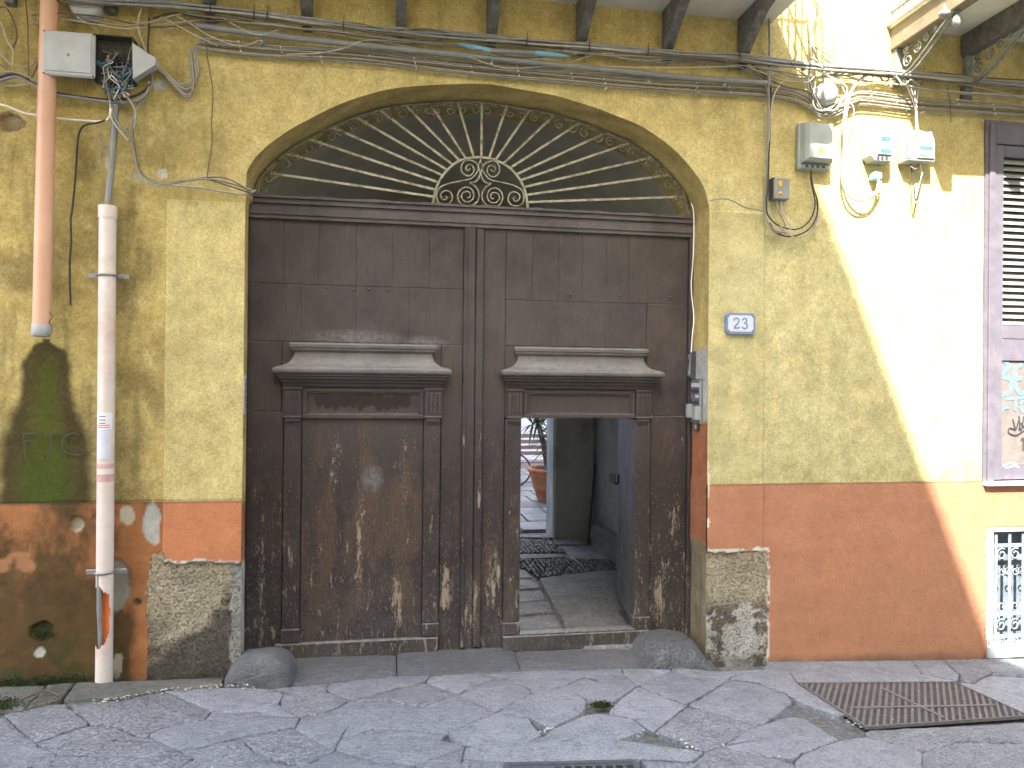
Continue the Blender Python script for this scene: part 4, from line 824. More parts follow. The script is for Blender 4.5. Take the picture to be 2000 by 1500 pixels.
# fixed frame strip on the right, side post on the left
b = MB(); b.box(2.318, 2.349, YD-.03, YD+.06, .06, TOPZ-.002, .004); b.build('door_frame_post', M['door'], None, 'thin dark post closing the gap between right leaf and jamb', 'door post', kind='thing')
b = MB(); b.box(-.984+-.03, -.988, YD-.02, YD+.06, .06, TOPZ-.002, .003); b.build('door_frame_post', M['door'], None, 'thin dark post between the left leaf and the left jamb', 'door post', kind='thing')

# ------------------------------------------------------------------ transom beam and fanlight
tb = empty('transom_beam', (.68, YD, 3.23), 'moulded grey brown wooden beam across the gateway above both leaves', 'beam', kind='thing')
for z0, z1, p in ((3.232, 3.258, .030), (3.260, 3.285, .042), (3.287, 3.335, .028), (3.337, 3.352, .050), (3.354, 3.372, .040), (3.374, 3.392, .058)):
    b = MB(); n = 40; vs = []
    for i in range(n+1):
        x = -1.0+3.345*i/n; s_ = .0035*math.sin(i*1.3)+.002*math.sin(i*3.1)
        vs += [(x, YD-p, z0), (x, YD-p, z1+(s_ if z1 > 3.39 else 0)), (x, YD+.06, z1), (x, YD+.06, z0)]
    b.add(vs, [(4*i+k, 4*i+(k+1) % 4, 4*i+4+(k+1) % 4, 4*i+4+k) for i in range(n) for k in range(4)]+[(3, 2, 1, 0), (4*n, 4*n+1, 4*n+2, 4*n+3)]); b.build('moulding_strip', M['beam'], tb)
fan = empty('fanlight_grille', (.68, YD, 3.39), 'half round iron fanlight grille of radiating cream rods and scrolls over the gate', 'grille')
YF = YD-.01
IN = [(512,336),(552,299),(597,270),(645,247),(694,229),(742,216),(794,208),(842,206),(895,205),(941,204),(988,212),(1032,219),(1079,228),(1123,246),(1171,265),(1204,288),(1255,312),(1285,345),(1318,385)]
HB = [(845,384),(848,370),(853,355),(863,342),(872,331),(882,320),(897,313),(910,310),(925,307),(940,307),(955,309),(968,312),(983,320),(997,328),(1008,341),(1018,352),(1022,366),(1027,381),(1030,395)]
dF = YF-D
# the grille's rim follows the arch
rim = []
for i in range(0, NA, 4): rim.append(Vector((AX[i]*.992+.006, YF, AZ[i]-.022)))
rim = [p for p in rim if p.z > 3.39]; rim[0].z = 3.39; rim[-1].z = 3.39
b = MB(); b.tube(cr(rim, 3), .010, 6); b.build('rim', M['rodfade'], fan)
def rimhit(p, q):
    d = (p-q); best = None
    for i in range(len(rim)-1):
        a, b_ = rim[i], rim[i+1]; e = b_-a; den = d.x*e.z-d.z*e.x
        if abs(den) < 1e-9: continue
        t = ((a.x-q.x)*e.z-(a.z-q.z)*e.x)/den; u = ((a.x-q.x)*d.z-(a.z-q.z)*d.x)/den
        if -.01 <= u <= 1.01 and t > 0: best = q+d*t if best is None or t < 0 else best
    return best or p
ends = []
for pi_, ph in zip(IN, HB):
    p = at(*pi_, dF); q = at(*ph, dF); e = rimhit(p, q); ends.append(e); b = MB(); d = (e-q).normalized(); side = Vector((-d.z, 0, d.x))*.0085
    b.add([q-side+Vector((0, -.006, 0)), q+side+Vector((0, -.006, 0)), q+side+Vector((0, .006, 0)), q-side+Vector((0, .006, 0))]+[e-side+Vector((0, -.006, 0)), e+side+Vector((0, -.006, 0)), e+side+Vector((0, .006, 0)), e-side+Vector((0, .006, 0))], [(0, 1, 5, 4), (1, 2, 6, 5), (2, 3, 7, 6), (3, 0, 4, 7), (3, 2, 1, 0), (4, 5, 6, 7)]); b.build('rod', M['rod'], fan)
# C-scrolls between the rod ends: one mesh, copied
sp = []
for i in range(15): t = i/14; a = math.pi*(.5)+t*2*math.pi*1.25; r_ = .20*(1-.78*t); sp.append((-.26+r_*math.cos(a), -.30+r_*math.sin(a)))
left = sp[::-1]; cpts = left+[(0, -.06)]+[(-x, z) for x, z in sp]
sb = MB(); sb.tube([(x, 0, z) for x, z in cpts], .030, 5)
sme = sb.mesh('scroll'); sme.materials.append(M['rodfade'])
allp = [rim[0]]+ends+[rim[-1]]
for k in range(len(allp)-1):
    a, b_ = allp[k], allp[k+1]; mid = (a+b_)/2; d = b_-a; L = d.length; o = bpy.data.objects.new('scroll', sme); COL.objects.link(o); o.parent = fan
    cen = Vector((.68, 0, 3.2)); nn = (mid-Vector((cen.x, mid.y, cen.z))).normalized()
    # nudge out to the rim
    best = min(cr(rim, 3), key=lambda p: (p-mid).length); mid = best.lerp(mid, .15); o.location = mid-ORG[fan.name]+Vector((0, -.004, 0)); o.rotation_euler = (0, -math.atan2(d.z, d.x), 0); s_ = min(L, .26)*.98; o.scale = (s_, .16, s_*1.0)
# hub
def hp(cx, cy): return at(830+cx/8.7, 280+cy/8.7, dF-.008)
arc = [(135,1020),(150,930),(180,800),(225,680),(290,570),(370,465),(470,375),(570,305),(700,262),(830,243),(960,240),(1090,258),(1210,292),(1340,355),(1460,440),(1560,545),(1640,665),(1690,790),(1722,900),(1740,1060),(1742,1100)]
b = MB(); b.tube(cr([hp(*p) for p in arc], 4), .0105, 6); b.build('hub_arc', M['rod'], fan)
P1 = [(340,895),(378,920),(345,965),(285,935),(268,865),(340,805),(430,830),(466,930),(420,1015),(320,1045),(230,1000),(196,900),(222,790),(300,725),(450,672),(700,625),(800,590),(880,500),(912,420),(865,330),(745,285),(650,325),(615,430),(655,520),(740,555),(810,515),(832,435),(790,370),(725,368),(690,425),(730,465),(772,430)]
P2 = [(720,925),(765,915),(765,850),(720,820),(640,850),(622,920),(670,985),(740,995),(810,950),(830,870),(790,780),(710,745),(620,775),(560,860),(565,950),(630,1040),(750,1065),(860,1020),(918,920),(910,820),(850,730),(765,668),(840,662),(905,605),(938,500),(915,420),(905,370),(940,305),(942,262)]
mir = lambda p: (1888-p[0]+(0 if p[0] > 600 else -10), p[1]+28*(1-p[0]/1500))
for P_ in (P1, P2):
    b = MB(); b.tube(cr([hp(*p) for p in P_], 3), .0058, 5); b.build('hub_scroll', M['rod'], fan); b = MB(); b.tube(cr([hp(*mir(p)) for p in P_], 3), .0058, 5); b.build('hub_scroll', M['rod'], fan)

# ------------------------------------------------------------------ balconies
PB = .92
def yz(prof): return [(D+.012-p, z) for p, z in prof]
s1 = MB(); s1.box(-7, 2.845, D-PB, D+.03, 4.825, 4.875, .006); s1.box(-7, 2.862, D-PB-.02, D-PB+.05, 4.86, 4.93, .008); s1.box(-7, 2.86, D-PB+.05, D+.03, 4.880, 4.925)
bal = s1.build('balcony', M['slab'], fac, 'long left balcony over the gate on plain curved corbels')
for k, X in enumerate([XX(410,50)-.0, XX(600,48), XX(783,67), XX(960,67), XX(1135,82), XX(1303,95), XX(1450,107), -1.8, -2.4]):
    b = MB(); b.prismx(yz([(0,4.824),(.84,4.824),(.84,4.80),(.52,4.775),(.34,4.735),(.22,4.665),(.13,4.600),(.07,4.555),(.03,4.535),(0,4.53)]), X-.036, X+.036); b.build('corbel', M['corbel'], bal)
    b = MB(); b.prismx(yz([(-.01,4.56),(.035,4.555),(.035,4.46),(-.01,4.45)]), X-.028, X+.028); b.build('corbel_foot', M['corbel'], bal)
def railing(parent, x0, x1, sides, z0=4.95):
    def bar(p, q, r_, nm='rail'): b = MB(); b.tube([p, q], r_, 6); b.build(nm, M['corbel'], parent)
    yf = D-PB+.03
    for z in (z0+.06, z0+.42, z0+.98):
        bar((x0, yf, z), (x1, yf, z), .012)
        for s_ in sides: bar((s_, yf, z), (s_, D+.02, z), .012)
    b = MB()
    n = int((x1-x0)/.11)
    for i in range(n+1): x = x0+(x1-x0)*i/n; b.tube([(x, yf, z0), (x, yf, z0+.98)], .007, 4)
    for s_ in sides:
        for i in range(8): y_ = yf+(D-yf)*i/8; b.tube([(s_, y_, z0), (s_, y_, z0+.98)], .008, 4); b.tube([(s_+0, y_+.03*math.cos(a), z0+.24+.03*math.sin(a)) for a in [q*math.pi/5 for q in range(11)]], .006, 4, False)
    b.build('balusters', M['corbel'], parent, kind='stuff')
railing(bal, -6.9, 2.80, (2.80,))
s2 = MB(); s2.box(3.80, 8.5, D-PB-.02, D+.03, 4.885, 4.925, .004)
bal2 = s2.build('balcony', M['white'], fac, 'right balcony with white slab edge on openwork iron brackets')
b = MB(); b.box(3.83, 8.4, D-PB+.03, D+.02, 4.868, 4.884); b.build('soffit_plate', M['slab'], bal2)
railing(bal2, 3.85, 8.4, (3.85,), 4.94)
def bracket(X, beamz=4.70, ww=.045, name='bracket'):
    b = MB(); b.box(X-ww, X+ww, D-PB+.02, D+.02, beamz, 4.883, .006); o = b.build(name, M['beamb'] if X < 4.2 else M['corbel'], bal2)
    b = MB(); b.box(X-.03, X+.03, D-.03, D+.02, 4.42, beamz-.001, .004); b.build('wall_plate', M['ironwork'], o)
    b = MB(); pth = [(0,4.50),(.06,4.475),(.13,4.475),(.22,4.51),(.32,4.56),(.42,4.62),(.52,4.67),(.60,4.70)]
    for s_ in (-.02, .02): b.tube([(X+s_, D-.02-p, z) for p, z in [(v.x, v.y) for v in cr([Vector((p, z, 0)) for p, z in pth], 4)]], .009, 6)
    b.build('curved_strut', M['ironwork'], o)
    b = MB()
    for (c0, c1, r0, tn) in ((.10,4.57,.055,1), (.20,4.62,.045,-1), (.30,4.655,.035,1), (.08,4.655,.03,-1), (.40,4.675,.02,1)):
        pts = []
        for i in range(20): t = i/19; a = 1.2+tn*t*9.4; r_ = r0*(1-.75*t); pts.append((X, D-.02-c0-r_*math.cos(a), c1+r_*math.sin(a)))
        b = MB(); b.tube(pts, .007, 5); b.build('scroll', M['ironwork'], o)
    b = MB(); c_ = (X, D-.62, beamz-.075); b.lathe([(0, -.045), (.02, -.04), (.034, -.015), (.034, .015), (.02, .04), (.012, .055), (.014, .08)], c_, 'z', 12); b.build('finial', M['ironwork'], o)
bracket(3.885); bracket(4.50); bracket(5.2); bracket(6.0)
b = MB(); p = at(1845, 28, -.6); b.lathe([(0, -.03), (.02, -.025), (.038, -.005), (.04, .01), (.03, .02), (.012, .03), (.008, .07)], p, 'z', 14); b.build('bulb_finial', M['ironwork'], bal2)  # bulb-shaped finial under the right balcony
b = MB(); q = at(1890, 183, -.005); b.box(q.x-.045, q.x+.045, D-.004, D+.03, q.z-.05, q.z+.05, .004); b.build('anchor_plate', M['corbel'], bal2)

# ------------------------------------------------------------------ shuttered window and cellar window
boxreveal(WIN, .16, M['plaster'].copy() if False else M['shut'], 'window_reveal'); boxreveal(BAS, .30, M['basestone'], 'cellar_reveal')
YS = D-.005
sh = empty('shuttered_window', ((WIN[0]+WIN[1])/2, YS, WIN[2]), 'tall mauve brown louvred shutters beside the sunlit wall, lower panels with graffiti', 'shutters', kind='thing')
x0, x1, z0, z1 = WIN
b = MB(); fw = .055
b.box(x0+.002, x0+fw, YS-.005, YS+.07, z0+.002, z1-.002, .004); b.box(x1-fw, x1-.002, YS-.005, YS+.07, z0+.002, z1-.002, .004); b.box(x0+fw+.001, x1-fw-.001, YS-.004, YS+.07, z1-.16, z1-.003, .004); b.build('frame', M['shut'], sh)
zm1, zm0 = ZZ(1975, 636), ZZ(1975, 662); zpt = ZZ(1975, 705)
for a0, a1 in ((x0+fw+.004, (x0+x1)/2-.003), ((x0+x1)/2+.003, x1-fw-.004)):
    lf = MB(); st = .075; lf.box(a0, a0+st, YS+.004, YS+.055, z0+.01, z1-.165, .004); lf.box(a1-st, a1, YS+.004, YS+.055, z0+.01, z1-.165, .004)
    for q0, q1 in ((z1-.26, z1-.166), (zm0, zm1), (zpt, zm0-.003), (z0+.012, z0+.14)): lf.box(a0+st+.001, a1-st-.001, YS+.006, YS+.053, q0, q1, .004)
    lo = lf.build('shutter_leaf', M['shut'], sh)
    nS = 25; zz0, zz1 = zm1+.005, z1-.262
    for i in range(nS):
        zc = zz0+(zz1-zz0)*(i+.5)/nS; b = MB(); h = .024
        b.add([(x, y_, z) for x in (a0+st, a1-st) for y_, z in ((YS+.006, zc-h-.003), (YS+.006, zc-h+.005), (YS+.050, zc+h+.003), (YS+.050, zc+h-.005))], [(0, 1, 5, 4), (1, 2, 6, 5), (2, 3, 7, 6), (3, 0, 4, 7), (0, 3, 2, 1), (4, 5, 6, 7)]); b.build('slat', M['slat'], sh)
    b = MB(); b.box(a0+st, a1-st, YS+.022, YS+.04, z0+.141, zpt-.001); b.build('lower_panel', M['paper'], sh)
b = MB(); b.box(x0, x1, YS+.09, YS+.10, z0, z1); b.build('backing_glass', M['glass_dark'], sh)
b = MB(); b.box(x0-.03, x1+.05, D-.045, D+.12, z0-.035, z0-.001, .006); b.build('window_sill', M['white'], fac)
def ribbon(pts, wd, y_, mb, n=4):
    """a flat stroke of paint on a vertical face at depth y_."""
    P_ = cr([Vector((x, 0, z)) for x, z in pts], n); vs = []
    for i, p in enumerate(P_):
        t = (P_[min(i+1, len(P_)-1)]-P_[max(0, i-1)]).normalized(); s_ = Vector((-t.z, 0, t.x))*wd/2; vs += [(p.x+s_.x, y_, p.z+s_.z), (p.x-s_.x, y_, p.z-s_.z)]
    mb.add(vs, [(2*i, 2*i+1, 2*i+3, 2*i+2) for i in range(len(P_)-1)])
def strokes(name, mat, lst, wd, d, parent=None, label=None, cat=None):
    b = MB()
    for k, pl_ in enumerate(lst): ribbon([(XX(x, y_, d), ZZ(x, y_, d)) for x, y_ in pl_], wd, D+d-.0006*k, b)
    return b.build(name, mat, parent, label, cat)
dS = YS+.0195-D; dF_ = YS+.003-D
strokes('blue_graffiti', M['grblue'], [[(1948,708),(1946,740),(1950,770)],[(1943,712),(1960,704),(1970,716),(1955,734),(1974,742),(1972,766),(1950,772)],[(1996,712),(1982,722),(1983,752),(1992,768),(2004,764)],[(1978,742),(1996,738)],[(2006,708),(2002,770)]], .035, dS, sh)
strokes('blue_graffiti', M['grblue'], [[(1964,780),(2010,776)],[(1984,778),(1982,802)],[(1992,790),(2000,784),(2006,796),(1998,804),(1991,794)],[(1945,820),(1958,800),(1970,795)]], .022, dS-.001, sh)
strokes('black_graffiti', M['grblack'], [[(1978,818),(1984,838),(1990,820)],[(1990,812),(1994,842),(2000,812)],[(1990,840),(1994,826),(2002,836),(2004,812)],[(2004,838),(1985,850),(1970,845),(1972,836),(1984,840)],[(1994,860),(1998,856),(1998,880)]], .010, dS-.002, sh)
strokes('white_smear', M['white'], [[(1960,910),(1972,904),(1986,908)],[(1964,914),(1980,910),(1990,912)]], .012, dF_-.0, sh)
# cellar window grille
cw = empty('cellar_window_grille', ((BAS[0]+BAS[1])/2, D+.05, BAS[2]), 'sunlit white and blue iron scroll grille over the cellar window at street level', 'grille')
x0, x1, z0, z1 = BAS
for z in (z0+.10, z0+.28, z1-.12): b = MB(); b.box(x0-.02, x1+.02, D+.04, D+.055, z-.014, z+.014, .002); b.build('cross_bar', M['basegrille'], cw)
k = 0; xx_ = x0+.05
while xx_ < x1: b = MB(); b.box(xx_-.012, xx_+.012, D+.030, D+.0395, z0, z1-.02, .002); b.build('upright_bar', M['basegrille'], cw); xx_ += .125
xx_ = x0+.112
while xx_ < x1-.05:
    b = MB()
    for zc, tn, r0 in ((z0+.19, 1, .05), (z0+.34, -1, .05), (z1-.19, 1, .05), (z1-.33, -1, .035), (z0+.05, 1, .035)):
        b = MB(); b.tube([(xx_+r0*(1-.7*i/16)*math.cos(1+tn*i*.5), D+.045, zc+r0*(1-.7*i/16)*math.sin(1+tn*i*.5)) for i in range(17)], .006, 5); b.build('scroll', M['basegrille'], cw)
    xx_ += .125
b = MB(); b.box(x0, x1, D+.20, D+.21, z0, z1); b.build('backing_board', simple('blue_grey_board', (.12, .15, .18), .7, .3, 9, dirt=(.24, .27, .30)), cw)
b = MB(); b.box(x0-.05, x1+.08, D-.015, D+.06, z0-.06, z0+.045, .012); b.build('stone_sill', M['basestone'], cw)

# ------------------------------------------------------------------ pipes
dp = empty('drain_downpipe', at(80, 650, -.07), 'salmon plastic downpipe ending in mid air above the green moss stain', 'downpipe')
b = MB(); b.tube([at(98, -40, -.075), at(90, 250, -.075), at(81, 636, -.075)], .052, 20, False); b.build('pipe', M['pinkpipe'], dp)
b = MB(); c0, c1 = at(81, 634, -.075), at(80, 657, -.075); b.tube([c0, c0.lerp(c1, .3), c1+Vector((0, 0, .004)), c1], [.054, .056, .056, .050], 20, False); b.build('collar', M['plastic'], dp)
b = MB(); b.tube([at(83, 640, -.06), at(83, 633, -.06)], .049, 16); b.build('inner_plug', M['darkp'], dp)
b = MB(); b.tube(cr([at(94,600,-.06), at(99,612,-.09), at(104,620,-.08), at(96,628,-.09), at(102,640,-.1), at(99,655,-.1), at(92,652,-.12)], 3), .0035, 4); b.build('tie_wire', M['cab'][7], dp)
# broken pipe protecting the cable conduit
RP = .051
pA, pB = at(210.5, 404, -.06), at(203, 1341, -.06)
wp = empty('cable_guard_pipe', pB, 'faded pinkish pipe broken open near the ground, orange inside with a grey conduit', 'pipe')
hole = [(184,1146),(193,1146),(200,1154),(214,1160),(216,1200),(213,1233),(206,1258),(192,1270),(183,1256)]
n, K = 36, 240; vs = []; ctr = [pA.lerp(pB, i/K) for i in range(K+1)]
for c_ in ctr:
    for k in range(n): a = 2*math.pi*k/n; vs.append((c_.x+RP*math.cos(a), c_.y+RP*math.sin(a), c_.z))
def pxof(p):
    v = Vector(p)-Vector((0, 0, HC)); q = v.dot(_f); return (1000+F*v.dot(_r)/q, 750-F*v.dot(_u)/q)
fs = []; fi = []
for i in range(K):
    for k in range(n):
        a = 2*math.pi*(k+.5)/n; m_ = (Vector(vs[i*n+k])+Vector(vs[(i+1)*n+(k+1) % n]))/2
        front = math.sin(a) < .15 or math.cos(a) < -.6
        jg = 1.2*math.sin(i*.35)+1.5*math.sin(i*.13+k*.6)
        if front and inpoly(pxof(m_)[0]+jg*.4, pxof(m_)[1]+jg, hole): continue
        fs.append((i*n+k, i*n+(k+1) % n, (i+1)*n+(k+1) % n, (i+1)*n+k))
b = MB(); b.add(vs, fs, True); c_ = pB; me = b.mesh('pipe', c_); place(me, 'pipe', M['whitepipe'], wp, c_)
vs2 = [((v[0]-ctr[j//n].x)*.93+ctr[j//n].x, (v[1]-ctr[j//n].y)*.93+ctr[j//n].y, v[2]) for j, v in enumerate(vs)]
b = MB(); b.add(vs2, fs, True); me = b.mesh('pipe_lining', c_); place(me, 'pipe_lining', M['pipein'], wp, c_)
b = MB(); b.tube([pA+Vector((0, 0, .004)), pA-Vector((0, 0, .075))], .0555, 20, False); b.build('top_collar', M['whitepipe'], wp)
for py, nm in ((538, 'zinc'), (1117, 'zinc')):
    q = at(209.5-(py-404)*.008, py, -.06); b = MB(); b.tube([(q.x+.0565*math.cos(a), q.y+.0565*math.sin(a), q.z) for a in [math.pi*(i/16)*2 for i in range(17)]], .0085, 6, False)
    b.box(q.x-.115, q.x-.05, q.y+.01, q.y+.02, q.z-.018, q.z+.014, .003); b.box(q.x+.05, q.x+.13, q.y+.01, q.y+.02, q.z-.018, q.z+.014, .003); b.tube([(q.x+.09, q.y, q.z), (q.x+.09, q.y+.05, q.z)], .009, 8); b.build('clamp', M['zinc'], wp)
def band(py0, py1, mat, nm, a0=200, a1=320, r_=RP+.0012):
    q0, q1 = at(207-(py0-404)*.0075+2, py0, -.06), at(207, py1, -.06); cxx = pA.lerp(pB, (py0-404)/937.); b = MB(); vs = []; m = 14
    for z in (q0.z, q1.z):
        for i in range(m+1): a = math.radians(a0+(a1-a0)*i/m); vs.append((cxx.x+r_*math.cos(a), cxx.y+r_*math.sin(a), z))
    b.add(vs, [(i, i+1, m+2+i, m+1+i) for i in range(m)], True); return b.build(nm, mat, wp)
M['band'] = simple('pink_tape_mark', (.58, .36, .33), .5, .15, 14); M['stk'] = simple('paper_sticker', (.74, .74, .76), .6, .05, 14); M['stkred'] = simple('red_print', (.62, .16, .12), .6, .1, 14)
band(905, 914, M['band'], 'tape_mark', 180, 360); band(925, 940, M['band'], 'tape_mark', 180, 360); band(805, 838, M['stk'], 'sticker', 225, 330); band(838, 895, simple('washed_label', (.60, .60, .66), .5, .06, 12), 'sticker', 215, 325)
for py in (812, 819, 825): band(py, py+1.6, M['darkp'], 'print_line', 240, 285, RP+.002)
for py in (829, 833): band(py, py+2, M['stkred'], 'print_line', 230, 312, RP+.002)
b = MB(); b.tube(cr([at(226,205,-.03), at(221,290,-.035), at(213,370,-.05), at(210,404,-.06), at(209,440,-.06)], 4), .019, 10, False); b.tube([at(194,1120,-.092), at(194,1190,-.090), at(197,1262,-.07), at(199,1300,-.06)], .0155, 10); b.build('cable_conduit', M['conduit'], wp)
b = MB(); b.lathe([(0, 0), (RP*.85, 0), (RP*1.0, .012)], (pB.x, pB.y, pB.z-.008), 'z', 20); b.build('pipe_foot', M['whitepipe'], wp)

# ------------------------------------------------------------------ boxes on the wall
def wbox(b, px0, py0, px1, py1, dep, off=0.0, bev=.012):
    p, q = at(px0, (py0+py1)/2, -off-dep/2), at(px1, (py0+py1)/2, -off-dep/2); b.box(p.x, q.x, D-off-dep, D-off+.015, ZZ((px0+px1)/2, py1, -off-dep/2), ZZ((px0+px1)/2, py0, -off-dep/2), bev)
jb = empty('junction_box', at(230, 165, 0), 'open electrical junction box crammed with torn wires, its grey lid hanging to the left', 'junction box')
b = MB(); p, q = at(187, 72, -.02), at(264, 170, -.02); t = .006
xa, xb_, zb, zt = p.x, q.x, ZZ(225, 163, -.02), ZZ(225, 76, -.02)
b.box(xa, xb_, D+.0, D+.012, zb, zt); b.box(xa, xb_, D-.075, D+.012, zt-t, zt); b.box(xb_-t, xb_, D-.075, D+.012, zb+.10, zt); b.box(xa, xa+t, D-.075, D+.012, zb, zt); b.build('box_body', M['boxin'], jb)
b = MB(); p, q = at(87, 110, -.10), at(189, 110, -.10); zl0, zl1 = ZZ(140, 153, -.10), ZZ(140, 66, -.10)
b.box(p.x, q.x, D-.135, D-.108, zl0, zl1, .010); lid = b.build('hanging_lid', M['plastic'], jb)
b = MB(); b.box(p.x+.018, q.x-.018, D-.141, D-.1345, zl0+.024, zl1-.018, .005); b.build('raised_face', M['plastic'], lid)
for sx in (p.x+.010, q.x-.010):
    for sz in (zl0+.010, zl1-.010): b = MB(); b.lathe([(0, .002), (.005, .001), (.006, -.003)], (sx, D-.135, sz), 'y', 8); b.build('screw', M['darkp'], lid)
b = MB(); b.lathe([(0, .002), (.011, .0015), (.012, -.001)], ((p.x+q.x)/2, D-.1412, (zl0+zl1)/2-.01), 'y', 10); b.build('emblem', M['meterplastic'], lid)
b = MB(); tr = [at(*v_, -.05) for v_ in [(262,88),(263,158),(292,140),(307,131),(307,117),(293,109)]]; b.prism([(v_.x, v_.z) for v_ in tr], D-.085, D-.02); b.build('torn_cover', M['plastic'], jb)
rw = random.Random(8)
for k in range(46):
    mt = M['cab'][rw.choice([1, 3, 3, 4, 5, 5, 6, 7, 1])]; a = (rw.uniform(195, 262), rw.uniform(85, 165)); pts = [at(a[0], a[1], -.03)]
    ex, ey = rw.uniform(200, 255), rw.uniform(125, 200)
    if k > 30: ex, ey = rw.uniform(212, 240), rw.uniform(165, 205)
    for q_ in range(4): t = (q_+1)/4; pts.append(at(a[0]+(ex-a[0])*t+rw.uniform(-14, 14), a[1]+(ey-a[1])*t+rw.uniform(-16, 16), -rw.uniform(.02, .10)))
    b = MB(); b.tube(cr(pts, 4), rw.choice([.0025, .003, .004]), 5); b.build('loose_wire', mt, jb)
for pts in ([(190,118),(200,125),(210,122),(225,148),(240,150),(258,135),(262,118)], [(188,122),(205,135),(218,150),(228,160)]): b = MB(); b.tube(cr([at(*p_, -.07) for p_ in pts], 4), .006, 6); b.build('loose_wire', M['cab'][5], jb)
# round box high on the left
rb = empty('round_box', at(172, 15, 0), 'grimy round junction box at the top left under the cable bundle', 'junction box'); b = MB(); c_ = at(171, 14, -.0); b.lathe([(0, .07), (.085, .07), (.096, .06), (.10, .02), (.105, -.01)], (c_.x, D+.01, c_.z), 'y', 22); b.build('cover', M['plastic'], rb)
# white domed box on the right
rb = empty('dome_box', at(1612, 185, 0), 'white domed plastic box among the sunlit cables above the grey meter', 'junction box'); b = MB(); c_ = at(1611, 186, -.02); b.lathe([(0, .10), (.04, .098), (.075, .08), (.088, .05), (.09, -.01)], (c_.x, D, c_.z), 'y', 22); b.build('cover', M['meterplastic'], rb)
# the big grey green box
gm = empty('meter_cabinet', at(1590, 330, 0), 'large grey green moulded electric box with orange sticker, half in sun', 'electric box')
b = MB(); p, q = at(1560, 285, -.03), at(1622, 285, -.03); zb, zt = ZZ(1590, 330, -.06), ZZ(1590, 238, -.06)
b.box(p.x, q.x, D-.035, D+.015, zb, zt, .012); b.build('back_shell', M['metergrey'], gm)
b = MB(); xa, xb_ = p.x+.010, q.x-.006; ins = .035; vs = []
for (yy_, i_, zz_) in ((D-.034, 0, 0), (D-.085, .010, .012), (D-.115, .030, .03)):
    vs += [(xa+i_, yy_, zb+.04+zz_), (xb_-i_, yy_, zb+.04+zz_), (xb_-i_, yy_, zt-.012-zz_*.5), (xa+i_, yy_, zt-.012-zz_*.5)]
b.add(vs, [(4*r_+k, 4*r_+(k+1) % 4, 4*r_+4+(k+1) % 4, 4*r_+4+k) for r_ in (0, 1) for k in range(4)]+[(8, 9, 10, 11)]); b.build('front_cover', M['metergrey'], gm)
b = MB(); b.box(xa+.02, xb_-.02, D-.055, D-.03, zb+.006, zb+.036, .004); b.build('terminal_cover', M['meterplastic'], gm)
for k in range(4): b = MB(); b.box(xa+.03+k*.045, xa+.055+k*.045, D-.060, D-.054, zb+.012, zb+.030); b.build('slot', M['darkp'], gm)
q = at(1604, 294, -.118); b = MB(); b.box(q.x-.020, q.x+.018, D-.1175, D-.113, q.z-.018, q.z+.018, .001); b.build('sticker', M['orange'], gm)
q = at(1606, 272, -.118); b = MB(); b.prism([(q.x-.02, q.z-.012), (q.x+.02, q.z-.012), (q.x, q.z+.022)], D-.1170, D-.113); b.build('warning_triangle', M['meterplastic'], gm)
# small grey switch box
sb_ = empty('switch_box', at(1523, 392, 0), 'small grey switch box with two yellow stickers hanging on cables below the large box', 'switch box')
b = MB(); wbox(b, 1508, 350, 1538, 391, .07, 0, .005); b.build('body', M['conduit'], sb_); b = MB(); wbox(b, 1506, 348, 1511, 390, .05, 0, .003); b.build('side_rib', M['darkp'], sb_)
q = at(1524, 358, -.073); b = MB(); b.box(q.x-.012, q.x+.014, D-.0735, D-.069, q.z-.022, q.z+.018); b.build('sticker', M['orange'], sb_)
q = at(1525, 377, -.073); b = MB(); b.lathe([(0, .0035), (.014, .003), (.014, 0)], (q.x, D-.070, q.z), 'y', 12); b.build('round_sticker', M['orange'], sb_)
# two white meters
m1 = empty('electric_meter', at(1716, 318, 0), 'sunlit white electricity meter with blue display, left of the two meters', 'electric meter', 'white electricity meters')
b = MB(); p, q = at(1694, 285, -.05), at(1738, 285, -.05); zb, zt = ZZ(1716, 316, -.06), ZZ(1716, 252, -.06); ch = .035
b.prism([(p.x+ch, zb), (q.x-ch*.5, zb), (q.x, zb+ch), (q.x, zt-ch), (q.x-ch, zt), (p.x+ch, zt), (p.x, zt-ch), (p.x, zb+ch)], D-.095, D+.01); b.build('body', M['meterplastic'], m1)
b = MB(); b.box(p.x+.05, q.x-.02, D-.108, D-.094, zb+.04, zt-.05, .006); b.build('face_plate', M['meterplastic'], m1)
b = MB(); b.box(p.x+.075, q.x-.04, D-.110, D-.107, zt-.105, zt-.072); b.build('display', M['lcd'], m1)
b = MB(); b.box(p.x+.07, q.x-.03, D-.1095, D-.107, zb+.055, zb+.085); b.build('label_strip', M['lcd'], m1)
for k in range(3): b = MB(); b.box(p.x+.05+k*.035, p.x+.07+k*.035, D-.099, D-.094, zb+.006, zb+.030); b.build('terminal', M['darkp'], m1)
b = MB(); wbox(b, 1703, 337, 1720, 352, .05, .0, .008); b.build('terminal_block', M['tape'], m1)
m2 = empty('electric_meter', at(1790, 318, 0), 'boxy white meter with ribbed left side, right of the two meters', 'electric meter', 'white electricity meters')
b = MB(); p, q = at(1764, 288, -.05), at(1818, 288, -.05); zb, zt = ZZ(1790, 318, -.06), ZZ(1790, 258, -.06)
b.box(p.x, q.x, D-.10, D+.01, zb, zt, .006); b.build('body', M['meterplastic'], m2)
b = MB()
for k in range(13): z = zb+.02+k*.0155; b.box(p.x-.003, p.x+.030, D-.106, D-.0985, z, z+.008)
b.build('side_ribs', M['meterplastic'], m2)
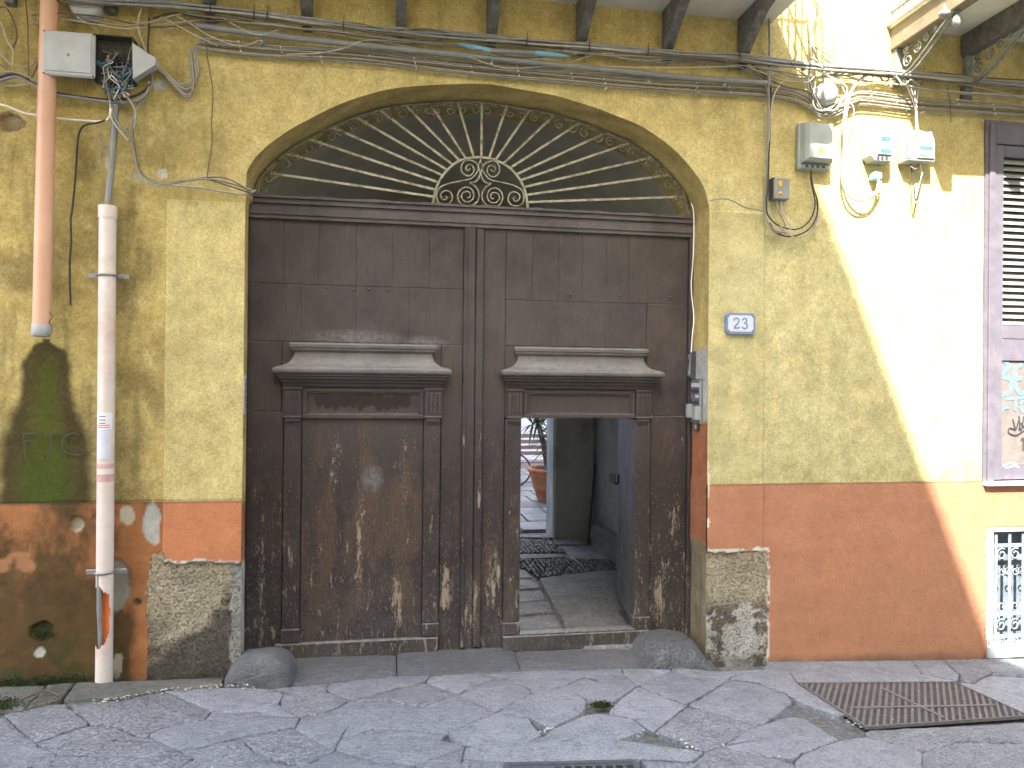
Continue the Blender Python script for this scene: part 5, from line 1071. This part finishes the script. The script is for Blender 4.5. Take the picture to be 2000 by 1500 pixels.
b = MB(); b.box(p.x+.075, q.x-.012, D-.112, D-.099, zb+.02, zt-.03, .005); b.build('face_plate', M['meterplastic'], m2)
b = MB(); b.box(p.x+.095, q.x-.035, D-.1135, D-.111, zb+.085, zb+.115); b.build('display', M['lcd'], m2)
for k in range(3): b = MB(); b.box(p.x+.098+k*.018, p.x+.110+k*.018, D-.1135, D-.111, zb+.035, zb+.052); b.build('button', M['darkp'], m2)

# ------------------------------------------------------------------ number plate 23
npl = empty('number_plate', at(1445, 632, 0), 'white enamel house number plate 23 with blue rim on the right pier', 'number plate')
xa, xb_, zb, zt = 2.477, 2.712, 2.460, 2.616; ch = .022
def octo(i, ch): return [(xa+i+ch, zb+i), (xb_-i-ch, zb+i), (xb_-i, zb+i+ch), (xb_-i, zt-i-ch), (xb_-i-ch, zt-i), (xa+i+ch, zt-i), (xa+i, zt-i-ch), (xa+i, zb+i+ch)]
b = MB(); b.prism(octo(0, ch), D-.016, D+.012); b.build('rim', M['bluep'], npl); b = MB(); b.prism(octo(.017, ch*.9), D-.018, D-.0155); b.build('face', M['platew'], npl)
for sx in (xa+.022, xb_-.022):
    for sz in (zb+.022, zt-.022): b = MB(); b.lathe([(0, .003), (.005, .002), (.006, 0)], (sx, D-.018, sz), 'y', 8); b.build('screw', M['corbel'], npl)
def digit2(x, z, s): return [[(x, z+s*.74), (x+s*.06, z+s*.93), (x+s*.26, z+s), (x+s*.46, z+s*.92), (x+s*.50, z+s*.72), (x+s*.40, z+s*.50), (x+s*.18, z+s*.25), (x+s*.01, z+s*.045)], [(x+s*.0, z+s*.04), (x+s*.26, z+s*.04), (x+s*.54, z+s*.04)], [(x+s*.54, z+s*.02), (x+s*.545, z+s*.10), (x+s*.55, z+s*.17)]]
def digit3(x, z, s): return [[(x+s*.02, z+s*.80), (x+s*.12, z+s*.95), (x+s*.28, z+s), (x+s*.44, z+s*.92), (x+s*.46, z+s*.74), (x+s*.36, z+s*.58), (x+s*.20, z+s*.54)], [(x+s*.20, z+s*.54), (x+s*.40, z+s*.50), (x+s*.52, z+s*.36), (x+s*.50, z+s*.14), (x+s*.32, z+s*.0), (x+s*.12, z+s*.03), (x+s*.0, z+s*.18)]]
for nm, fn, x in (('digit_two', digit2, xa+.062), ('digit_three', digit3, xa+.128)):
    b = MB()
    for k, st_ in enumerate(fn(x, zb+.040, .076)): ribbon(st_, .0125 if k != 1 or nm == 'digit_three' else .013, D-.0185-.0003*k, b, 5)
    b.build(nm, M['bluep'], npl)

# ------------------------------------------------------------------ intercom on the right jamb
ic = empty('intercom_panel', at(1362, 825, .15), 'steel and glass intercom panel with paper slips on the right jamb', 'intercom')
def jbx(d0, d1, py0, py1, th, mat, nm, parent, off=.0, bev=.003, pxr=1362, x0=None):
    z0 = ZZ(pxr, py1, (d0+d1)/2); z1 = ZZ(pxr, py0, (d0+d1)/2); X = XR-.010 if x0 is None else x0; b = MB(); b.box(X-off-th, X-off+.012, D+d0, D+d1, z0, z1, bev); return b.build(nm, mat, parent)
jbx(.095, .275, 740, 827, .012, M['zinc'], 'back_plate', ic); jbx(.10, .27, 744, 822, .004, simple('scratched_acrylic', (.14, .15, .15), .2, .6, 40, dirt=(.30, .30, .29), spec=.7), 'glass_pane', ic, .012)
M['slipw'] = simple('paper_slip', (.50, .51, .52), .7, .12, 30)
for k, (d0, d1, a, b_, mt) in enumerate([(.11,.26,748,756,'slipw'),(.12,.25,760,768,'darkp'),(.12,.18,771,777,'slipw'),(.20,.26,770,779,'paper'),(.12,.25,783,790,'darkp')]): jbx(d0, d1, a, b_, .0015, M[mt], 'name_slip', ic, .016+.0004*k, 0)
for k, (d0, d1) in enumerate(((.235, .285), (.10, .15))): jbx(d0, d1, 789+k*5, 816+k*4, .035, M['meterplastic'], 'bell_unit', ic, .016, .004)
ib = empty('keypad_box', at(1350, 730, .25), 'narrow dark steel lock box above the intercom on the right jamb', 'lock box'); jbx(.235, .315, 686, 740, .03, M['darkp'], 'body', ib); jbx(.25, .30, 692, 735, .003, M['zinc'], 'face', ib, .030); jbx(.265, .285, 725, 732, .004, M['metergrey'], 'button', ib, .033); jbx(.268, .282, 702, 712, .003, M['hole'], 'keyhole', ib, .033)
ib = empty('bell_socket', at(1359, 840, .17), 'small square bell socket under the intercom on the orange jamb', 'bell'); jbx(.155, .215, 827, 841, .010, M['darkp'], 'frame', ib); jbx(.168, .202, 829.5, 838, .004, M['metergrey'], 'button', ib, .010)
lt = empty('label_strip', at(474, 770, .03), 'narrow grey printed strip stuck on the edge of the left jamb', 'label'); b = MB(); z0, z1 = ZZ(474, 808, .04), ZZ(474, 733, .04); b.box(XL-.012, XL+.006, D+.015, D+.085, z0, z1, .001); b.build('strip', M['plastic'], lt)
b = MB()
for k in range(14): z = z0+.02+(z1-z0-.04)*k/14; b.box(XL+.006, XL+.0066, D+.03, D+.07, z, z+.006+.004*(k % 3))
b.build('print', M['darkp'], lt)

# ------------------------------------------------------------------ writing on the mossy wall
b = MB(); yg = D+.0065
for k, pl_ in enumerate([[(45,845),(46,870),(50,898)],[(45,848),(60,846),(76,848)],[(47,862),(60,860)],[(84,852),(105,846),(128,848)],[(98,850),(98,872),(97,890)],[(156,850),(140,846),(124,856),(121,870),(128,883),(145,888),(156,888)]]): ribbon([(XX(*p_), ZZ(*p_)) for p_ in pl_], .010, yg-.0004*k, b)
ft = b.build('wall_scrawl', M['grfaint'], None, 'faint chalk letters FTC on the green mossy stain', 'graffiti')

# ------------------------------------------------------------------ cables
def cable(pts, r, mat, label, off=.03, group=None, k=5, n=6, name='cable', wob=0.0):
    P_ = []
    for i, p in enumerate(pts):
        d_ = -(p[2] if len(p) > 2 else off); P_.append(at(p[0], p[1], d_))
    P_ = cr(P_, k)
    if wob: P_ = [p+Vector((0, rw.uniform(-.3, .3)*wob, rw.uniform(-1, 1)*wob)) for p in P_]
    b = MB(); b.tube(P_, r, n); return b.build(name, M['cab'][mat] if isinstance(mat, int) else mat, None, label, name, group, c=P_[0])
# rigid grey conduit
cd = empty('wall_conduit', at(385, 52, 0), 'long straight grey rigid conduit sloping across the wall above the arch', 'conduit')
b = MB(); b.tube(cr([at(383,50,-.06), at(520,68,-.06), at(700,88,-.06), at(900,108,-.055), at(1100,128,-.055), at(1300,148,-.05), at(1430,158,-.05), at(1505,163,-.05)], 4), .0205, 12); b.build('tube', M['conduit'], cd)
for q_ in ((511,72),(1415,157),(960,115)):
    p = at(*q_, -.055); b = MB(); b.tube([(p.x, p.y+.024*math.cos(a), p.z+.024*math.sin(a)) for a in [i*math.pi/6 for i in range(13)]], .004, 5, False); b.box(p.x-.008, p.x+.008, p.y-.01, p.y+.06, p.z-.048, p.z-.022, .002); b.build('saddle_clip', M['meterplastic'], cd)
# clipped row of cables under the conduit
G1 = 'parallel cables clipped under the grey conduit'
rows = [[(400,76),(520,88),(700,98),(900,120),(1100,139),(1300,155),(1480,165),(1560,178),(1600,205),(1632,203),(1668,182),(1700,180),(1800,192),(1900,198),(2030,208)]]
OFFK = [(0,0,0,0,0,0,0,0,0,0,0,0,0,0,0)]
vert = [(300,120),(322,140),(345,160),(366,163),(382,148),(380,118),(378,100),(388,84)]
row1 = []
for k in range(6):
    g5 = 4.6
    main = [(x, y_+k*g5*(1.0 if x > 450 else .9)+(1.2*math.sin(x*.013+k*2.1))) for x, y_ in rows[0]]
    vp = [(x-(k*2.3 if i > 3 else 0)+(0 if i < 4 else 5), y_+k*2.6+(k*3 if 2 < i < 5 else 0)-(k*1.0 if i > 5 else 0)) for i, (x, y_) in enumerate(vert)]
    vp = [(x+(k*1.2), y_) if i < 2 else (x, y_) for i, (x, y_) in enumerate(vp)]
    row1.append(cable([(*p, .02+.001*k) for p in vp+main], .0064, (0, 1, 0, 7, 0, 1)[k], ['topmost', 'second', 'third', 'fourth', 'fifth', 'lowest'][k]+' of the beige grey cables clipped in a row under the grey conduit', group=G1, k=4))
for i, x in enumerate([466, 548, 625, 720, 809, 920, 1010, 1116, 1180, 1266, 1360, 1425, 1700, 1750, 1800, 1870, 1940]):
    k = i % 3
    for q_ in range(2 if i % 2 else 3):
        yb = float(np.interp(x, [p[0] for p in rows[0]], [p[1] for p in rows[0]]))+(k+q_*2-1)*4.6+4; p = at(x+q_*2, yb, -.03); b = MB(); b.box(p.x-.0035, p.x+.0035, D-.034, D+.02, p.z-.003, p.z+.009, .001); b.build('clip', M['cab'][6], row1[min(5, k+q_)])
# top bundle of steel grey cables
G2 = 'steel grey cables bundled along the underside of the balcony'
tb_ = [(60,-12),(160,0),(300,6),(400,16),(500,28),(600,42),(700,54),(800,63),(900,70),(1050,84),(1150,92),(1265,101),(1340,106),(1440,112),(1520,122),(1600,131),(1700,140),(1770,146),(1900,158),(2040,172)]
cols = [4, 4, 1, 4, 2, 4, 7]
bund = []
for k in range(7): bund.append(cable([(x, y_+(k-3)*2.0+1.5*math.sin(x*.02+k*1.7), .075+.014*math.cos(k*1.9+x*.01)) for x, y_ in tb_], .0080, cols[k], ['highest', 'second', 'third', 'middle', 'fifth', 'sixth', 'lowest'][k]+' cable of the long steel grey bundle crossing above the arch', group=G2, k=4))
for x, y_ in ((412,17),(497,29),(523,31),(671,51),(1028,82),(1150,93),(1264,101),(1443,114)):
    p = at(x, y_, -.075); b = MB(); b.tube([(p.x, p.y+.026*math.cos(a), p.z+.030*math.sin(a)) for a in [i*math.pi/5 for i in range(11)]], .004, 4, False); b.tube([p, p+Vector((.004, -.03, .055))], .0025, 4); b.build('cable_tie', M['darkp'], bund[3])
# wrapped splice
sp_ = empty('taped_splice', at(1000, 100, -.09), 'pale splice sleeve wrapped at both ends in light blue tape among the cables', 'cable splice')
pt = [at(x, y_, -.10) for x, y_ in ((895,86),(930,94),(958,99),(1045,104),(1080,104),(1112,110))]
b = MB(); b.tube([pt[1], pt[2], pt[3], pt[4]], .0165, 10); b.build('sleeve', M['cab'][1], sp_)
for a, c_ in ((0, 2), (5, 3)): b = MB(); b.tube([pt[a], pt[a].lerp(pt[c_], .35), pt[c_]], [.005, .017, .0185], 10); b.build('tape_wrap', M['tape'], sp_)
# loose middle cables with sag
G3 = 'loose cables sagging between the bundle and the conduit'
loose = [([(60,30),(110,26),(200,33),(290,52),(370,48),(430,40),(520,52),(640,62),(760,74),(870,85)], .005, 7, 'brown cable looping across the downpipe and on along the bundle'),
 ([(60,30),(64,42),(75,44),(120,36),(180,40),(240,50),(300,42),(350,28),(400,32),(470,40),(560,50)], .005, 0, 'beige cable with a hooked end above the salmon downpipe'),
 ([(120,36),(190,48),(250,56),(310,48),(430,35),(440,38),(500,68),(560,52)], .004, 2, 'pale cable crossing in front of the conduit at its left end'),
 ([(340,28),(372,46),(410,70),(470,90),(520,72),(548,55)], .004, 2, 'pale thin cable dipping across the left end of the clipped row'),
 ([(440,40),(560,52),(600,58),(720,78),(830,97),(900,108)], .0045, 2, 'pale cable slanting down from the bundle to the conduit'),
 ([(540,52),(640,60),(740,72),(860,84),(1000,90),(1130,104),(1200,108),(1300,112),(1440,118)], .0055, 4, 'steel grey cable just below the main bundle'),
 ([(600,56),(700,68),(790,80),(900,92),(1010,112),(1100,108),(1160,104),(1260,122),(1380,118),(1450,128)], .0045, 1, 'grey cable sagging behind the blue taped splice'),
 ([(560,106),(620,104),(660,96),(700,82),(760,76)], .004, 2, 'pale cable curving up from the clipped row to the bundle near the left third'),
 ([(640,104),(680,92),(720,78),(800,84)], .004, 2, 'second pale cable curving up beside the first one'),
 ([(900,104),(940,120),(990,133),(1060,130),(1110,122),(1165,106),(1200,104)], .004, 2, 'pale thin cable hanging in a shallow loop right of the splice'),
 ([(1180,130),(1280,132),(1390,131),(1450,129),(1520,132)], .0045, 2, 'pale almost level cable below the bundle at the right'),
 ([(1100,98),(1180,108),(1260,118),(1320,116),(1400,124),(1470,130),(1530,140)], .005, 0, 'beige cable drooping under the bundle toward the right tangle'),
 ([(1200,102),(1300,110),(1380,112),(1440,130),(1480,150),(1497,170)], .005, 1, 'grey cable dropping from the bundle toward the vertical run'),
 ([(860,72),(900,68),(960,76),(1040,86),(1100,92)], .0045, 7, 'brown cable riding along the top of the bundle')]
for p_, r_, m_, lb in loose: cable([(*q_, .06+.02*math.sin(i*1.3)) for i, q_ in enumerate(p_)], r_, m_, lb, group=G3)
cable([(640,45),(700,46),(760,60),(830,56),(880,66)], .004, 7, 'thin brown wire bowed above the bundle below the third corbel', .09, G3)
# left side cables
G4 = 'cables around the open junction box'
L4 = [([(-20,70),(0,100),(20,125),(45,132),(60,128),(75,112)], .006, 0, 'beige cable curling down at the left edge toward the downpipe'),
 ([(-10,18),(10,14),(26,40),(33,70),(25,95)], .0055, 7, 'brown cable arching at the upper left edge'),
 ([(-10,26),(4,50),(14,80),(26,100),(24,128)], .005, 2, 'pale cable running down the left edge of the photo'),
 ([(-20,148),(20,140),(55,150),(64,162),(20,168),(-20,160)], .006, 0, 'beige cable looped back at the left edge below the tangle'),
 ([(-20,112),(20,140),(40,150),(60,152),(72,130),(76,118)], .0055, 7, 'brown cable bent up beside the salmon pipe'),
 ([(-20,158),(25,145),(60,160),(95,178),(150,188),(215,195),(255,190),(280,178),(292,165),(294,145)], .0085, 3, 'black cable sweeping from the left edge under the open box and up round it'),
 ([(-20,165),(30,150),(65,165),(100,183),(160,192),(220,200),(262,199),(285,185),(293,160)], .009, 1, 'thick grey cable lying under the black one below the open box'),
 ([(50,0),(54,50),(55,110),(56,150)], .004, 7, 'thin brown wire hanging just left of the salmon pipe'),
 ([(-20,198),(20,210),(50,222),(80,226),(120,232),(170,236),(200,237),(213,230),(217,212)], .0075, 6, 'white cable crossing the salmon pipe below the junction box'),
 ([(213,232),(190,240),(165,245),(154,262),(150,300),(147,350),(142,400),(138,430),(139,470),(136,520),(138,596)], .006, 3, 'thin black cable hanging down the wall between the two pipes'),
 ([(291,35),(291,60),(289,85),(290,110)], .006, 3, 'short black cable dropping behind the torn box cover'),
 ([(280,10),(272,30),(270,55),(278,80),(286,105)], .0055, 2, 'pale cable arching down to the torn box cover'),
 ([(300,35),(340,26),(400,36),(480,42),(560,50)], .0055, 3, 'black cable leaving the box along the bundle'),
 ([(310,32),(350,52),(375,66),(400,78),(425,90)], .0045, 2, 'pale cable slanting from the bundle to the clipped row'),
 ([(218,205),(224,230),(240,252),(258,270),(262,300),(270,330),(290,352),(325,360),(370,352),(410,350),(450,358),(480,368),(493,372)], .0065, 1, 'grey cable curving down from the box to the arch springing'),
 ([(245,185),(262,210),(265,235),(259,262),(262,290),(272,335),(300,360),(340,362),(400,368),(440,375),(478,380),(500,372)], .0075, 0, 'thick beige cable hooked into the fanlight at the left springing'),
 ([(262,232),(260,256),(263,285),(275,335),(312,358),(360,352),(420,346),(452,352),(490,374)], .0055, 7, 'brown cable beside the grey one toward the arch springing'),
 ([(405,350),(450,364),(492,378)], .004, 3, 'short black cable ending at the left springing of the arch'),
 ([(403,80),(405,110),(412,150),(416,185),(413,240),(414,280),(408,320),(404,345)], .0042, 7, 'thin brown wire hanging from the clipped row left of the arch'),
 ([(215,195),(216,225),(226,245),(250,275)], .006, 2, 'pale cable leaving the foot of the junction box'),
 ([(160,5),(150,30),(170,45),(190,58)], .004, 2, 'pale wire looping below the round box')]
for p_, r_, m_, lb in L4: cable([(*q_, .05+.015*math.sin(i)) for i, q_ in enumerate(p_)], r_, m_, lb, group=G4)
cable([(295,140),(296,165),(288,185),(272,205),(256,240),(253,258)], .006, 0, 'beige cable bending behind the thick grey one right of the box', .03, G4)
# right side cables
G5 = 'cables around the meters'
R5 = [([(1470,125),(1490,150),(1499,180),(1500,230),(1498,300),(1497,360),(1493,400),(1496,425),(1510,448),(1535,455)], .0065, 1, 'grey cable running down past the small switch box'),
 ([(1460,118),(1485,140),(1504,165),(1505,230),(1502,300),(1500,370),(1497,395),(1500,420),(1520,440),(1555,448),(1580,432),(1592,400),(1586,365),(1583,345)], .0055, 3, 'black cable looping from the vertical run up to the large grey box'),
 ([(1480,135),(1500,150),(1502,180),(1501,260),(1499,330),(1498,390),(1510,420),(1540,458),(1570,462),(1592,440),(1597,410),(1590,380)], .005, 0, 'beige cable in the wide lower loop under the large grey box'),
 ([(1540,150),(1520,170),(1508,200),(1503,260),(1500,320),(1500,380)], .0055, 2, 'pale cable curving into the vertical run'),
 ([(1517,392),(1520,410),(1527,425),(1533,440),(1525,455),(1510,452)], .0045, 1, 'grey cable dropping from the switch box'),
 ([(1526,392),(1528,412),(1535,428),(1545,445),(1530,458)], .0045, 2, 'pale cable dropping from the switch box'),
 ([(1584,332),(1585,350),(1590,372),(1597,395),(1594,425),(1577,450),(1545,462),(1517,455),(1503,435)], .006, 3, 'black cable hanging in a loop from the large grey box'),
 ([(1386,392),(1410,388),(1430,392),(1455,405),(1480,410),(1495,415)], .005, 1, 'thin grey cable running from the arch springing to the vertical run'),
 ([(1350,397),(1355,420),(1354,500),(1350,560),(1355,620),(1352,655),(1350,688)], .004, 6, 'thin white cable going down the right jamb to the intercom'),
 ([(1716,352),(1712,372),(1698,386),(1678,388),(1660,378),(1650,355),(1647,330),(1650,290),(1650,250),(1655,210),(1665,175),(1690,150),(1720,140),(1750,142),(1770,165),(1785,200),(1790,230),(1790,262)], .0085, 6, 'white cable arching from the left meter over to the right meter'),
 ([(1720,352),(1718,370),(1700,390),(1676,392),(1655,380),(1645,355),(1645,325),(1648,280),(1647,240),(1652,205),(1660,180),(1682,152),(1715,136),(1748,138),(1774,165),(1788,205),(1793,260)], .0075, 4, 'grey cable following the white arch between the meters'),
 ([(1788,150),(1787,200),(1790,240),(1790,290),(1794,318),(1788,330),(1778,325)], .006, 1, 'grey cable running down the face of the right meter'),
 ([(1782,145),(1786,170),(1788,200),(1790,262)], .006, 6, 'short white cable entering the right meter from above'),
 ([(1796,165),(1792,185),(1790,205),(1791,240)], .005, 6, 'white cable bent into the top of the right meter'),
 ([(1778,320),(1784,350),(1788,392),(1795,370),(1804,335)], .005, 3, 'dark wire hanging in a point under the right meter'),
 ([(1798,320),(1800,345),(1792,375),(1789,396)], .005, 6, 'white wire hanging under the right meter'),
 ([(1600,-20),(1592,30),(1585,60),(1590,100),(1600,120),(1610,160),(1600,190),(1585,195),(1578,170),(1582,140)], .0085, 4, 'thick grey cable coming down between the balconies to the domed box'),
 ([(1578,-10),(1582,60),(1588,120),(1592,160),(1588,200),(1598,215),(1620,212),(1640,195)], .0075, 6, 'white cable coming down between the balconies'),
 ([(1608,-10),(1602,30),(1598,60),(1600,90),(1612,115),(1640,128)], .006, 2, 'pale cable bent out to the main bundle right of the domed box'),
 ([(1460,120),(1520,140),(1560,152),(1610,150),(1680,145),(1740,138),(1790,146)], .0065, 4, 'steel grey cable in the tangle left of the meters'),
 ([(1440,112),(1500,132),(1570,148),(1640,152),(1700,158),(1760,166),(1850,178),(2030,190)], .006, 2, 'pale cable running right across the shadow under the second balcony'),
 ([(1455,128),(1540,160),(1600,150),(1660,140),(1720,150),(1780,150),(1900,168),(2030,200)], .006, 0, 'beige cable falling toward the right edge over the shutters'),
 ([(1470,140),(1530,168),(1580,180),(1600,212),(1640,210),(1680,196)], .007, 7, 'brown cable drooping under the domed box'),
 ([(1560,140),(1590,152),(1640,146),(1700,160),(1760,155),(1800,170),(1900,186),(2030,196)], .005, 1, 'grey cable waving across the tangle to the right edge'),
 ([(1575,125),(1605,142),(1640,160),(1655,175),(1642,200),(1630,215),(1610,214)], .006, 6, 'white cable curling round the right side of the domed box'),
 ([(1585,120),(1580,150),(1590,185),(1610,218),(1630,215),(1645,190)], .006, 1, 'grey cable curling round the left side of the domed box'),
 ([(1640,120),(1600,98),(1575,80),(1560,95)], .003, 7, 'thin wire end sticking out left above the domed box'),
 ([(1600,85),(1640,110),(1700,132),(1760,140)], .0035, 2, 'thin pale wire falling to the meters bundle'),
 ([(1500,-10),(1503,60),(1503,110),(1502,160)], .0095, 4, 'straight grey cable duct beside the end of the left balcony'),
 ([(1850,170),(1856,200),(1857,240)], .0035, 7, 'thin wire end hanging under the second balcony'),
 ([(1795,170),(1810,150),(1830,142),(1900,150),(2030,158)], .005, 7, 'brown cable hooked right of the meters'),
 ([(1768,210),(1775,235),(1788,258)], .003, 7, 'thin brown wire slanting into the right meter'),
 ([(1640,160),(1655,190),(1668,215),(1660,250)], .003, 6, 'thin white wire end beside the white arch')]
for p_, r_, m_, lb in R5: cable([(*q_, .05+.018*math.sin(i*1.2+len(p_))) for i, q_ in enumerate(p_)], r_, m_, lb, group=G5)
for k in range(12):   # short ends and knots in the tangle
    x, y_ = rw.uniform(1540, 1770), rw.uniform(125, 165); L_ = rw.uniform(20, 60); cable([(x+L_*t+rw.uniform(-5, 5), y_+rw.uniform(-16, 16), rw.uniform(.03, .1)) for t in (0, .3, .6, 1)], (.007 if k < 6 else .0035), [0, 1, 2, 4, 6, 7][k % 6], ('thick ' if k < 6 else 'thin ')+('beige grey pale steel white brown'.split()[k % 6])+' cable end in the sunlit knot left of the meters', group='short ends in the knot of cables')
p = at(1585, 345, -.03)

# ------------------------------------------------------------------ opposite side of the street (behind the camera; casts the big shade)
ob = empty('opposite_palazzo', (-8, -2, 0), 'tall building across the street whose shade covers the gate', 'building')
HO = 13.5; X1 = 4.80-.43*(HO+.05)
b = MB(); b.box(-9.8, X1, -13.5, -1.5, -.3, HO); b.build('wall', M['oldwall'], ob)
for i in range(3):
    for j in range(3):
        x0 = X1-1.9-i*2.6; z0 = 1.2+j*3.9; b = MB(); b.box(x0, x0+1.1, -1.55, -1.44, z0, z0+2.1, .02); f_ = b.build('window', M['shut'], ob); b = MB(); b.box(x0+.12, x0+.98, -1.46, -1.425, z0+.12, z0+1.98); b.build('pane', M['glass_dark'], f_)
lb_ = empty('low_house', (.6, -4, 0), 'low house across the street, letting the sun over its roof', 'building')
b = MB(); b.box(X1+.02, 2.18, -9, -1.5, -.3, 6.3); b.build('wall', M['oldwall'], lb_)
th_ = empty('skylight_block', (9, -4, 0), 'unseen tall block added across the street to darken the right side', 'building')
b = MB(); b.box(2.2, 16, -10, -1.45, -.3, 12.5); b.build('wall', M['oldwall'], th_)  # added block, cuts the skylight on the right of the facade

# ------------------------------------------------------------------ small things on the ground
def scatter(name, mat, n, fx, size, seed, label, cat=None, kind='stuff', flat=.5):
    r0 = random.Random(seed); b = MB()
    for _ in range(n):
        x, y_ = fx(r0); s_ = size*r0.uniform(.4, 1.3); a = r0.uniform(0, 6.28); z = gz(x)+.012
        vs = [(x+s_*r0.uniform(.6, 1)*math.cos(a+i*1.57), y_+s_*r0.uniform(.6, 1)*math.sin(a+i*1.57), z+r0.uniform(0, .004)) for i in range(4)]+[(x, y_, z+s_*flat)]
        b.add(vs, [(0, 1, 4), (1, 2, 4), (2, 3, 4), (3, 0, 4), (3, 2, 1, 0)])
    return b.build(name, mat, None, label, cat, None, kind)
def near(lst, j=6):
    def f_(r0):
        i = r0.randrange(len(lst)-1); t = r0.random(); a, b_ = lst[i], lst[i+1]; return ongr(a[0]+(b_[0]-a[0])*t+r0.gauss(0, j*1.8), a[1]+(b_[1]-a[1])*t+r0.gauss(0, j*.55))
    return f_
scatter('plaster_crumbs', M['crumb'], 150, near([(180,1378),(240,1366),(290,1352),(350,1348),(420,1342),(500,1346)], 5), .009, 1, 'pale plaster crumbs along the foot of the wall', 'debris')
scatter('plaster_crumbs', M['crumb'], 60, near([(1060,1432),(1075,1425),(1240,1440),(1280,1432),(1330,1452),(1350,1470),(1650,1405),(1680,1425)], 4), .010, 2, 'pale crumbs in the wide joints between the paving stones', 'debris')
scatter('grit', M['bed'], 500, near([(0,1360),(400,1348),(800,1325),(1400,1300),(2000,1290)], 16), .006, 3, 'dark grit lying at the foot of the wall', 'debris')
scatter('plaster_crumbs', M['cab'][6], 40, lambda r0: (r0.uniform(-2.2, 4), r0.uniform(3.7, 5.0)), .006, 9, 'scattered white specks on the paving', 'debris')
def mossy(name, cs, seed, label, mat=None):
    r0 = random.Random(seed); b = MB()
    for (x, y_, z, rx, ry, rz, n) in cs:
        for _ in range(n):
            u = [r0.gauss(0, .45) for _ in range(3)]; p = Vector((x+u[0]*rx, y_+u[1]*ry, z+abs(u[2])*rz)); s_ = r0.uniform(.004, .010); d = Vector((r0.uniform(-1, 1), r0.uniform(-1, 0), r0.uniform(.2, 1))).normalized()*s_*1.6; t = d.cross(Vector((r0.uniform(-1, 1), 1, 0))).normalized()*s_*.6
            b.add([p-t, p+t, p+d], [(0, 1, 2)])
    return b.build(name, mat or M['moss'], None, label, 'moss', None, 'stuff')
q = [ongr(*v_) for v_ in ((90,1335),(60,1340),(0,1385),(1175,1380))]
mossy('moss', [(q[0][0], 5.17, gz(-2)+.0, .30, .04, .05, 1800), (-2.35, 5.16, gz(-2)+.01, .2, .04, .03, 500), (q[2][0]-.05, q[2][1], gz(-2)+.02, .16, .10, .03, 1500), (at(82,1240).x, 5.2, ZZ(82,1245), .06, .012, .04, 500)], 1, 'green moss at the wall foot in the left corner')
mossy('moss', [(q[3][0], q[3][1], gz(1)-.012, .07, .035, .03, 900)], 2, 'tuft of green moss in the joint in front of the wicket')
a, b_ = ongr(40, 1379), ongr(118, 1370); mid = ongr(85, 1366)
st_ = MB(); st_.tube(cr([(a[0], a[1], gz(a[0])+.035), (mid[0], mid[1], gz(mid[0])+.05), (b_[0], b_[1], gz(b_[0])+.035)], 5), [.006]+[.009]*9+[.004], 6) if False else st_.tube(cr([(a[0], a[1], gz(a[0])+.035), (mid[0], mid[1], gz(mid[0])+.05), (b_[0], b_[1], gz(b_[0])+.035)], 5), .0055, 6)
st_.build('stick', M['stick'], None, 'thin brown stick lying on the cement at the far left', 'stick')
